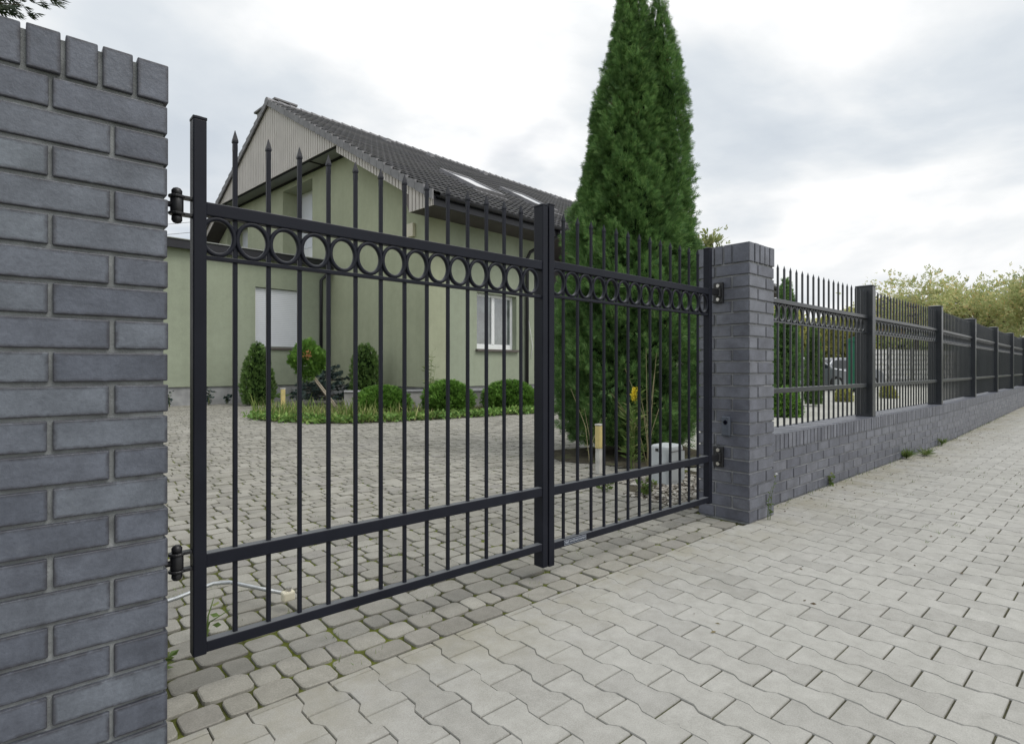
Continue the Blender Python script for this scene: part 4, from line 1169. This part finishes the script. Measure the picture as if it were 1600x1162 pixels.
tag(np_mesh('pebbles', V, F, M['pebble'], smooth=True), 'loose pebbles spread between the pillar and the utility box', 'pebbles', kind='stuff')
so = []
for k in range(22):
    a = 2 * PI * k / 22; r = 1.0 + .12 * math.sin(3 * a + 1) + .06 * math.sin(7 * a)
    so.append((5.38 + .98 * r * math.cos(a), 3.95 + .82 * r * math.sin(a)))
sheet('soil_patch', so, .008, M['soil'])
sheet('pebble_strip', [(3.63, 2.12), (4.85, 2.12), (4.95, 2.95), (4.0, 3.0), (3.63, 2.7)], .004, M['soil'])

def stem_plant(name, label, base, stems, mat_leafs, cat='plant', leaf=.07, nleaf=24, stemmat='weed', rng=rng, tm=LEAF, group=None, r=.0035, flower=None, droop=-.1):
    t = thing(name, label, cat, base, group)
    b = MB(); PP = []; DD = []; FP = []
    for (dx, dy, h) in stems:
        p0 = np.array(base) + np.array([rng.normal(0, .012), rng.normal(0, .012), 0]); p1 = p0 + np.array([dx, dy, h]); pm = (p0 + p1) / 2 + np.array([-dx * .25, -dy * .25, .02])
        b.tube([p0, pm, p1], [r, r * .8, r * .4], 5)
        tt = rng.uniform(.12, 1, nleaf)[:, None]
        q = (1 - tt) ** 2 * p0 + 2 * tt * (1 - tt) * pm + tt ** 2 * p1
        a = rng.random(nleaf) * 2 * PI
        PP.append(q); DD.append(np.stack([np.cos(a), np.sin(a), np.full(nleaf, .35 + droop)], 1)); FP.append(p1)
    b.build('stem', M[stemmat], t)
    PP = np.concatenate(PP); DD = np.concatenate(DD); DD /= np.linalg.norm(DD, axis=1)[:, None]
    V, F = sprays(PP, DD, leaf * rng.uniform(.6, 1.3, len(PP)), tm, .2); np_mesh('leaves', V, F, M[mat_leafs], t)
    if flower:
        n, sp_, m_, sz = flower; Q = []; 
        for p in FP[1:2]: Q.append(p + rng.normal(0, 1, (n, 3)) * np.array(sp_))
        Q = np.concatenate(Q); V, F = sprays(Q, np.tile([0, 0, 1.], (len(Q), 1)), np.full(len(Q), sz), LEAF, 1.2); np_mesh('flowers', V, F, M[m_], t)
    return t
NARROW = [leafquad(0, 0, 1, 0, .14, 0, -.25), ]
stem_plant('goldenrod', 'tall goldenrod with a yellow flower plume in front of the big thuja', (4.60, 3.38, 0), [(.0, .0, .62), (.03, -.01, .74), (-.04, .02, .55), (.06, .03, .50)], 'weed', leaf=.13, nleaf=46, tm=NARROW, flower=(170, (.011, .011, .032), 'yellow', .026), droop=.25)
stem_plant('dry_weeds', 'tangle of thin dry stems standing in front of the big thuja', (4.75, 3.30, 0), [(.08, -.02, 1.15), (.16, .03, .95), (.02, .03, 1.2), (-.10, .05, .8), (.2, -.03, .7), (-.25, .12, 1.0), (-.32, .2, .75)], 'weed', leaf=.07, nleaf=12, stemmat='dry', tm=NARROW, r=.004)
stem_plant('dry_weeds', 'pale bent stems leaning against the left side of the big thuja', (4.35, 3.72, 0), [(-.18, .1, .8), (.05, .02, .95), (-.08, .02, .6), (.12, -.05, .5)], 'weed', leaf=.06, nleaf=10, stemmat='dry', tm=NARROW, r=.004)
stem_plant('weed', 'low leafy weed on the setts before the pebbles', (3.72, 2.62, 0), [(.03, .02, .14), (-.05, .02, .12), (.06, -.02, .10), (-.02, -.04, .09)], 'weed', leaf=.05, nleaf=16)
stem_plant('weed', 'small weed tuft beside the yellow marker post', (3.62, 2.95, 0), [(.03, .02, .09), (-.04, .02, .10), (.02, -.03, .08)], 'weed', leaf=.05, nleaf=14)
stem_plant('weed', 'tall thin weed with a pale flower head at the street corner of the farther pillar', (3.76, 1.665, 0), [(.05, -.01, .22), (.07, -.01, .29), (-.02, -.01, .12)], 'weed', leaf=.028, nleaf=9, r=.002, flower=(7, (.0012, .0012, .0012), 'white', .014))
stem_plant('weed', 'broad-leaved weed behind the foot of the left gate post', (.545, 2.28, 0), [(.03, .02, .15), (-.02, .02, .19), (.09, -.01, .10)], 'weed', leaf=.045, nleaf=5)
stem_plant('weed', 'tiny reddish creeping weed at the foot of the left gate post', (.36, 2.12, 0), [(.05, .02, .04), (-.04, .03, .05), (.02, -.05, .03)], 'weed', leaf=.045, nleaf=9, stemmat='dry')
stem_plant('grass_tuft', 'bright green grass tuft at the foot of the low wall', (7.42, 1.775, 0), [(0, 0, .02)], 'weed', leaf=.11, nleaf=120, tm=BLADE, cat='grass', droop=.55)
stem_plant('grass_tuft', 'flat grass spill on the pavement right beside the bright tuft', (7.85, 1.70, 0), [(0.1, 0, .02), (-.1, .01, .02)], 'weed', leaf=.09, nleaf=60, tm=BLADE, cat='grass', droop=.2)
stem_plant('weed', 'small thin weed at the low wall between the pillar and the grass tuft', (5.22, 1.79, 0), [(.02, -.01, .10), (-.02, -.01, .08), (.0, -.02, .06)], 'weed', leaf=.03, nleaf=12)
stem_plant('weed', 'farthest green tuft at the low wall', (9.0, 1.775, 0), [(0, 0, .05), (.1, 0, .04)], 'weed', leaf=.08, nleaf=40, tm=BLADE, droop=.4)
stem_plant('weed', 'tall weed growing up the house corner between two globe shrubs', (8.05, 12.2, 0), [(.05, 0, 1.45), (-.15, 0, 1.2), (.15, .0, 1.1), (-.05, 0, .9)], 'weed', leaf=.16, nleaf=34, tm=NARROW, r=.006)
for i, (u_, v_, h_) in enumerate(((-4.6, 4.75, .5), (-3.65, 4.75, .55), (-3.2, 4.7, .35), (-2.6, 4.7, .4))):
    x, y, _ = H(u_, v_, 0)
    stem_plant('weed', ['leftmost thin weed against the plinth of the wing', 'tallest thin weed against the plinth of the wing, right of the gate post', 'short weed against the plinth of the wing', 'weed at the plinth left of the conical thuja'][i], (x, y, 0),
               [(rng.normal(0, .06), 0, h_ * rng.uniform(.6, 1)) for _ in range(5)], 'spruce' if i < 3 else 'weed', leaf=.09, nleaf=12, r=.005)
x, y, _ = H(-2.2, 4.5, 0)
stem_plant('weed', 'leafy green clump at the foot of the conical thuja', (x, y, 0), [(rng.normal(0, .25), rng.normal(0, .08), .25) for _ in range(9)], 'cover', leaf=.12, nleaf=26)
# little grass and leaf scraps in the joints
def joint_tufts(n, area, name, label):
    P = []
    while len(P) < n:
        x = rng.uniform(area[0], area[1]); y = rng.uniform(area[2], area[3])
        k = rng.integers(4, 12); P.append(np.c_[rng.normal(x, .014, k), rng.normal(y, .010, k), np.full(k, -.008)])
    P = np.concatenate(P); D = np.tile([0, 0, 1.], (len(P), 1))
    V, F = sprays(P, D, rng.uniform(.012, .035, len(P)), BLADE, .6)
    tag(np_mesh(name, V, F, M['weed']), label, 'moss', kind='stuff')
joint_tufts(420, (.3, 5.5, 1.76, 6.5), 'moss_tufts', 'tiny green tufts growing in the joints of the old setts')
P = np.c_[rng.uniform(3.9, 12, 150), 1.80 - np.abs(rng.normal(0, .22, 150)), np.full(150, .004)]
P = np.concatenate([P, np.c_[rng.uniform(.6, 8, 45), rng.uniform(-.6, 1.7, 45), np.full(45, .004)]])
V, F = sprays(P, np.c_[rng.normal(0, 1, (len(P), 2)), np.zeros(len(P))], rng.uniform(.012, .032, len(P)), [leafquad(0, 0, 1, 0, .45, .0, .12)], .12)
V[:, 2] = np.maximum(V[:, 2], .0025)
tag(np_mesh('fallen_leaves', V, F, M['litter']), 'small dry leaves and crumbs scattered on the sidewalk', 'leaves', kind='stuff')
joint_tufts(60, (3.9, 7.5, .6, 1.75), 'pavement_tufts', 'tiny scattered grass tufts in the sidewalk joints near the low wall')
P = []
s_ = 3.95
while s_ < 16:
    for _ in range(int(rng.integers(2, 9))):
        x, y = fpt(s_ + rng.normal(0, .05), -.012 - abs(rng.normal(0, .025))); P.append((x, y, -.004))
    s_ += .11
P = np.array(P); V, F = sprays(P, np.tile([0, -.15, 1.], (len(P), 1)), rng.uniform(.012, .05, len(P)), BLADE, .5)
tag(np_mesh('wall_foot_weeds', V, F, M['weed']), 'sparse dry grass along the foot of the low wall', 'grass', kind='stuff')

# galvanised drop arm lying behind the near leaf
ta = MB().tube([(.20, 2.52, .075), (.50, 2.56, .09), (.64, 2.60, .10), (.70, 2.575, .098), (.86, 2.36, .070)], .008, 12).build('drive_arm', M['zinc'], left, smooth=True)
MB().box(.835, .885, 2.335, 2.375, .045, .085).build('end_bracket', M['lamp'], ta, bevel=.008)
MB().tube([(.862, 2.352, .0855), (.862, 2.352, .10)], .012, 6).build('bolt', M['bolt'], ta)

# ------------------------------------------------------------------ background right, beyond the fence
def P_at(px, Z):     # ground point in the picture direction px at depth Z
    X = (px - 800) / 885 * Z
    c, s = math.cos(ph), math.sin(ph)
    return (c * Z + s * X, s * Z - c * X)
x, y = P_at(1228, 13.0)
small_conifer('columnar_thuja', 'tall narrow thuja just right of the farther pillar beyond the fence', x, y, [(.05, .20, 0, 0), (.8, .22, 0, 0), (1.8, .20, 0, 0), (2.5, .11, 0, 0), (3.0, .01, 0, 0)], 4200, .12, M['thuja'], 'tree')
x, y = P_at(1271, 15.0)
small_conifer('columnar_thuja', 'short narrow thuja before the parked silver car beyond the fence', x, y, [(.05, .15, 0, 0), (.6, .16, 0, 0), (1.3, .13, 0, 0), (1.8, .07, 0, 0), (2.1, .01, 0, 0)], 2600, .11, M['thuja_s'], 'tree')
x, y = P_at(1226, 11.8)
t = thing('low_shrub', 'light green low shrub at the foot of the tall narrow thuja beyond the fence', 'shrub', (x, y, 0))
n = 2200; a = rng.normal(0, 1, (n, 3)); a /= np.linalg.norm(a, axis=1)[:, None]; a[:, 2] = np.abs(a[:, 2])
Pp = np.array([x, y, 0]) + a * np.array([.30, .30, .55]) * rng.uniform(.6, 1.05, (n, 1)); V, F = sprays(Pp, a, .10 * rng.uniform(.7, 1.3, n), TWIGLEAF, .5); np_mesh('foliage', V, F, M['globe'], t)
for i, (px_, Z_) in enumerate(((1318, 17.), (1388, 19.))):
    x, y = P_at(px_, Z_)
    t = thing('low_shrub', ['small yellow-green shrub left of the first fence post beyond the fence', 'small yellow shrub right of the first fence post beyond the fence'][i], 'shrub', (x, y, 0))
    n = 700; a = rng.normal(0, 1, (n, 3)); a /= np.linalg.norm(a, axis=1)[:, None]; a[:, 2] = np.abs(a[:, 2])
    Pp = np.array([x, y, 0]) + a * np.array([.2, .2, .42]) * rng.uniform(.5, 1.05, (n, 1)); V, F = sprays(Pp, a, .12 * rng.uniform(.7, 1.3, n), TWIGLEAF, .5); np_mesh('foliage', V, F, M['hedge'], t)

def car(x, y, rot, label):
    t = thing('parked_car', label, 'car', (0, 0, 0), 'silver cars parked beyond the fence')
    prof = [(-2.1, .32), (-2.12, .62), (-2.0, .88), (-1.55, .96), (-1.0, 1.36), (-.5, 1.46), (.3, 1.45), (.75, 1.32), (1.25, .98), (1.9, .86), (2.1, .70), (2.14, .36), (1.9, .26), (-1.9, .26)]
    V = []; n = len(prof)
    for yy, f in ((-.84, .0), (-.80, 1), (.80, 1), (.84, 0)):
        for (xx, zz) in prof:
            tum = .16 * max(0, (zz - .9) / .56)
            s_ = 1 if yy > 0 else -1
            V.append((xx, yy - s_ * tum - s_ * (0 if f == 0 else 0), zz if f == 0 else zz + .03))
    F = []
    for r in range(3):
        for k in range(n): F.append((r * n + k, r * n + (k + 1) % n, (r + 1) * n + (k + 1) % n, (r + 1) * n + k))
    F.append(list(range(n))[::-1]); F.append([3 * n + k for k in range(n)])
    MB().add(V, F).build('body', M['silver'], t, bevel=.03)
    for s_ in (-1, 1):
        yb, yt = s_ * .852, s_ * .70
        MB().add([(-1.25, yb - s_ * .02, 1.0), (1.05, yb - s_ * .02, 1.0), (.62, yt + s_ * .012, 1.34), (-.85, yt + s_ * .012, 1.36)], [(0, 1, 2, 3)]).build('side_window', M['darkglass'], t)
    MB().add([(1.30, -.70, 1.0), (1.30, .70, 1.0), (.80, .62, 1.36), (.80, -.62, 1.36)], [(0, 1, 2, 3)]).build('windscreen', M['darkglass'], t)
    MB().add([(-1.62, -.68, 1.0), (-1.62, .68, 1.0), (-1.06, .62, 1.40), (-1.06, -.62, 1.40)], [(3, 2, 1, 0)]).build('rear_window', M['darkglass'], t)
    for xx in (-1.3, 1.32):
        for s_ in (-1, 1):
            wh = MB().tube([(xx, s_ * .66, .32), (xx, s_ * .865, .32)], .32, 20).build('wheel', M['tyre'], t, bevel=.02)
            MB().tube([(xx, s_ * .8655, .32), (xx, s_ * .875, .32)], .2, 14).build('rim', M['zinc'], wh)
    for s_ in (-1, 1):
        MB().box(2.02, 2.13, s_ * .62 - .16, s_ * .62 + .16, .62, .76).build('headlight', M['white'], t, bevel=.02)
    MB().box(2.10, 2.16, -.5, .5, .40, .52).build('number_plate', M['black'], t, bevel=.01)
    t.location = (x, y, 0); t.rotation_euler = (0, 0, rot)
    return t
x, y = P_at(1306, 27); car(x, y, math.radians(-22), 'silver car parked beyond the fence, right of the short narrow thuja')
x, y = P_at(1246, 26); car(x, y, math.radians(-38), 'silver car parked beyond the fence, between the two narrow thujas')
# green textile container
x, y = P_at(1346, 24)
t = thing('recycling_container', 'green metal container standing left of the first fence post beyond the fence', 'container', (x, y, 0))
MB().box(x - .45, x + .45, y - .4, y + .4, .12, 2.1).build('body', M['greenpaint'], t, bevel=.03)
MB().prism([(x - .48, y - .44, 2.102), (x - .48, y + .44, 2.102), (x - .48, y + .44, 2.2), (x - .48, y - .1, 2.42)], (.96, 0, 0)).build('roof', M['greenpaint'], t, bevel=.01)
MB().box(x - .3, x + .3, y - .43, y - .401, 1.35, 1.75).build('hatch', M['zinc'], t, bevel=.01)
MB().box(x - .42, x + .42, y - .36, y + .36, 0, .119).build('base', M['black'], t)
# openwork concrete fence
c0 = Vector((*P_at(1352, 31), 0)); c1 = Vector((*P_at(1560, 36), 0)); dd = (c1 - c0); Lf = dd.length; dd.normalize(); nn = Vector((-dd.y, dd.x, 0))
t = thing('concrete_fence', 'pale openwork concrete panel fence behind the second fence panel', 'fence', c0)
def cfb(b, s0, s1, d0, d1, z0, z1):
    p = [c0 + dd * s0 + nn * d0, c0 + dd * s1 + nn * d0, c0 + dd * s1 + nn * d1, c0 + dd * s0 + nn * d1]
    return b.hexa([(q.x, q.y, z0) for q in p] + [(q.x, q.y, z1) for q in p])
b = MB(); g2 = MB(); pst = MB(); s_ = 0; 
while s_ < Lf:
    p = MB(); cfb(p, s_ - .07, s_ + .07, -.07, .07, 0, 2.15); p.build('post', M['concrete'], t, bevel=.02)
    cfb(b, s_ + .071, s_ + 1.93, -.025, .025, 0, .33)
    for r in range(6):
        for k in range(9):
            a = s_ + .16 + k * .196 + (r % 2) * .05; z = .38 + r * .28
            q = [c0 + dd * (a + .01) , c0 + dd * (a + .15), c0 + dd * (a + .185), c0 + dd * (a + .045)]
            zz = [z + .02, z + .0, z + .22, z + .20]
            g2.add([(v.x + nn.x * .03 * sg, v.y + nn.y * .03 * sg, h) for sg in (-1, 1) for v, h in zip(q, zz)], [(3, 2, 1, 0), (4, 5, 6, 7), (0, 1, 5, 4), (1, 2, 6, 5), (2, 3, 7, 6), (3, 0, 4, 7)])
    for r in range(7): cfb(g2, s_ + .071, s_ + 1.929, -.02, .02, .335 + r * .28, .365 + r * .28)
    s_ += 2.0
b.build('base_panel', M['concrete'], t); g2.build('openwork', M['lattice'], t)
# white garage and brick house
def small_house(name, label, cx_, cy_, w_, d_, hw, hr, rot, wall, roofm, cat='building'):
    t = thing(name, label, cat, (0, 0, 0))
    b = MB(); b.prism([(-w_ / 2, -d_ / 2, 0), (w_ / 2, -d_ / 2, 0), (w_ / 2, -d_ / 2, hw), (0, -d_ / 2, hr), (-w_ / 2, -d_ / 2, hw)], (0, d_, 0)); b.build('wall', wall, t)
    b = MB()
    for s_ in (-1, 1):
        b.hexa([(s_ * (w_ / 2 + .3), -d_ / 2 - .3, hw - .2), (s_ * (w_ / 2 + .3), d_ / 2 + .3, hw - .2), (0, d_ / 2 + .3, hr + .02), (0, -d_ / 2 - .3, hr + .02),
                (s_ * (w_ / 2 + .3), -d_ / 2 - .3, hw - .05), (s_ * (w_ / 2 + .3), d_ / 2 + .3, hw - .05), (0, d_ / 2 + .3, hr + .2), (0, -d_ / 2 - .3, hr + .2)][::1])
    b.build('roof', roofm, t)
    f = MB().box(-.6, .6, -d_ / 2 - .03, -d_ / 2 + .05, hw * .45, hw * .8).build('window', M['white'], t)
    MB().box(-.5, .5, -d_ / 2 - .035, -d_ / 2 - .031, hw * .48, hw * .77).build('pane', M['darkglass'], f)
    t.location = (cx_, cy_, 0); t.rotation_euler = (0, 0, rot)
    return t
x, y = P_at(1396, 60); small_house('brick_house', 'small red brick house far beyond the second fence panel', x, y, 5, 6, 5.6, 8.2, math.radians(-40), M['redbrick'], M['tile'], 'house')
x, y = P_at(1452, 46); t = thing('white_shed', 'plain white flat-roofed shed behind the pale openwork fence', 'shed', (x, y, 0))
MB().box(-1.5 + x, 1.5 + x, y - 1.2, y + 1.2, 0, 4.5).build('wall', M['white'], t)
MB().box(-1.6 + x, 1.6 + x, y - 1.3, y + 1.3, 4.51, 4.65).build('roof', M['concrete'], t)
MB().box(x - 1.53, x - 1.501, y - .5, y + .5, 0, 2.2).build('door', M['boxgrey'], t)

# broadleaf trees
def tree(name, label, x, y, h, r, zc_, n, mat, leaf, seed, hz=.8, group=None, crown_gap=.5):
    rg = np.random.default_rng(seed)
    t = thing(name, label, 'tree', (x, y, 0), group)
    b = MB(); b.tube([(x, y, -.1), (x + .05, y, zc_ * .5), (x, y + .05, zc_)], [h * .022, h * .017, h * .011], 9)
    ends = []
    for i in range(13):
        a = rg.random() * 2 * PI; el = rg.uniform(.1, 1.1); L = r * rg.uniform(.55, .95)
        p0 = Vector((x, y, zc_ * rg.uniform(.6, 1.0))); d = Vector((math.cos(a) * math.cos(el), math.sin(a) * math.cos(el), math.sin(el) * hz))
        pm = p0 + d * L * .5 + Vector((0, 0, .1)); p1 = p0 + d * L
        b.tube([p0, pm, p1], [h * .008, h * .005, h * .002], 6); ends.append(p1); ends.append(pm)
        for q in range(3):
            d2 = (d + Vector(rg.normal(0, .5, 3))).normalized(); p2 = pm + d2 * L * .5; b.tube([pm, p2], [h * .004, h * .0012], 5); ends.append(p2)
    b.build('trunk', M['bark'], t)
    cl = np.array([list(e) for e in ends]); extra = rg.normal(0, 1, (46, 3)); extra /= np.linalg.norm(extra, axis=1)[:, None]
    extra = np.array([x, y, zc_]) + extra * np.array([r, r, r * hz]) * rg.uniform(.45, .95, (46, 1))
    cl = np.concatenate([cl, extra]); k = rg.integers(0, len(cl), n)
    P = cl[k] + rg.normal(0, 1, (n, 3)) * r * .12 * rg.uniform(.4, 1.5, (n, 1)); P = P[P[:, 2] > .5]
    D = P - np.array([x, y, zc_ - r * .4]); D /= np.linalg.norm(D, axis=1)[:, None]
    V, F = sprays(P, D, leaf * rg.uniform(.6, 1.4, len(P)), TWIGLEAF, .6, rg); np_mesh('crown', V, F, mat, t)
    return t
x, y = P_at(1432, 34); tree('autumn_tree', 'yellowing tree over the second fence post, left of the row', x, y, 6.4, 2.7, 4.7, 2900, M['autumn'], .27, 11, .75)
x, y = P_at(1528, 31); tree('autumn_tree', 'yellow-green tree in the middle of the row behind the far fence', x, y, 6.4, 2.6, 4.2, 2900, M['autumn'], .27, 12, .8)
x, y = P_at(1612, 29); tree('autumn_tree', 'orange tinged tree at the right edge of the picture behind the fence', x, y, 6.4, 2.4, 4.1, 2900, M['autumn'], .27, 13, .85)
x, y = P_at(1570, 44); tree('autumn_tree', 'farther pale tree showing between the two right hand trees', x, y, 8.6, 3.6, 5.4, 2600, M['leafgreen'], .40, 14, .8)
x, y = P_at(1112, 21); tree('sparse_tree', 'thin sparse treetop showing above the farther pillar beside the big thuja', x, y, 6.3, 1.15, 5.0, 620, M['leafgreen'], .30, 15, 1.0)
# hedges and far greenery
def hedge(name, label, a, e, h, th_, n, mat, leaf):
    a, e = np.array(a), np.array(e); t = thing(name, label, 'hedge', ((a[0] + e[0]) / 2, (a[1] + e[1]) / 2, 0))
    d = (e - a); L = np.linalg.norm(d); nrm = np.array([-d[1], d[0]]) / L
    s_ = rng.random(n); o_ = rng.uniform(-1, 1, n) * th_; hh = h * (1 + .10 * np.sin(s_ * L * 1.1) + .07 * np.sin(s_ * L * 2.7 + 1))
    z = hh * np.sqrt(rng.random(n)) * (1 - .25 * np.abs(o_ / th_)); P = np.c_[a + d * s_[:, None] + nrm * o_[:, None], z]
    D = np.c_[nrm * np.sign(o_)[:, None], np.full(n, .6)]
    V, F = sprays(P, D, leaf * rng.uniform(.6, 1.4, n), TWIGLEAF, .7); np_mesh('foliage', V, F, mat, t)
    b = MB(); A = Vector((*a, 0)); E_ = Vector((*e, 0)); q = Vector((*nrm, 0)) * th_ * .6
    b.hexa([(*(p.xy), 0) for p in (A - q, E_ - q, E_ + q, A + q)] + [(*(p.xy), h * .8) for p in (A - q, E_ - q, E_ + q, A + q)]); b.build('solid_core', M['core'] if mat is not M['hedge'] else M['meadow'], t)
hedge('tall_hedge', 'yellow-green tall hedge behind the parked cars beyond the fence', P_at(1190, 36), P_at(1352, 38), 4.6, .9, 5200, M['hedge'], .40)
hedge('tall_hedge', 'green hedge behind the pale openwork concrete fence', P_at(1355, 41), P_at(1640, 46), 3.4, 1.0, 6500, M['leafgreen'], .45)
PP = []
for i in range(150):
    a = math.radians(rng.uniform(-25, 62)); d = rng.uniform(95, 150)
    c_ = np.array([d * math.cos(a), d * math.sin(a), 0]); k = 90
    PP.append(c_ + np.abs(rng.normal(0, 1, (k, 3))) * np.array([0, 0, 2.6]) + rng.normal(0, 1, (k, 3)) * np.array([2.5, 2.5, .6]))
P = np.concatenate(PP); D = rng.normal(0, 1, P.shape); D /= np.linalg.norm(D, axis=1)[:, None]
V, F = sprays(P, D, rng.uniform(.8, 1.7, len(P)), TWIGLEAF, .5)
tag(np_mesh('distant_trees', V, F, M['far']), 'far belt of trees along the horizon', 'trees', kind='stuff')

# conifer whose branch tips reach over the near pillar
x, y = P_at(-170, 5.2)
t = thing('spruce_tree', 'dark spruce branch reaching in above the near pillar at the top left corner', 'tree', (x, y, 0))
MB().tube([(x, y, -.1), (x, y, 3), (x, y, 6.5)], [.14, .10, .02], 10).build('trunk', M['bark'], t)
rx_, ry_ = math.sin(ph), -math.cos(ph)
bb = MB(); PP = []; DD = []
for i in range(34):
    z = 1.6 + i * .15; az = rng.random() * 2 * PI; L = (7.4 - z) * .25 * rng.uniform(.8, 1.1)
    d = np.array([math.cos(az), math.sin(az), -.06])
    if i == 20: d = np.array([rx_, ry_, .03]); z = 4.40; L = 1.42
    if i == 21: d = np.array([rx_, ry_, -.10]); z = 4.45; L = 1.22
    p0 = np.array([x, y, z]); p1 = p0 + d * L; bb.tube([p0, p1], [.02, .004], 5)
    m_ = int(60 * L); tt = rng.uniform(.12, 1, m_); side = np.array([-d[1], d[0], 0.0]); sg = rng.choice([-1, 1], m_)
    off = rng.uniform(0, .18, m_)[:, None] * side * sg[:, None]
    PP.append(p0 + d * L * tt[:, None] + off); DD.append(d * .9 + side * sg[:, None] * .6 - np.array([0, 0, .12]))
PP = np.concatenate(PP); DD = np.concatenate(DD); DD /= np.linalg.norm(DD, axis=1)[:, None]
V, F = sprays(PP, DD, .12 * rng.uniform(.6, 1.3, len(PP)), FROND, .25); np_mesh('needles', V, F, M['needle'], t)
bb.build('branches', M['bark'], t)
# overhead lines behind the wing
a = P_at(60, 34); e = P_at(420, 30)
for i, (za, zb, lb) in enumerate(((9.35, 9.2, 'upper thin overhead line seen between the near pillar and the gate post'), (8.75, 8.65, 'lower thin overhead line seen between the near pillar and the gate post'))):
    pts = [(a[0] + (e[0] - a[0]) * k / 8, a[1] + (e[1] - a[1]) * k / 8, za + (zb - za) * k / 8 - .25 * math.sin(PI * k / 8)) for k in range(9)]
    tag(MB().tube(pts, .012, 5).build('power_line', M['gutter'], None), lb, 'cable')
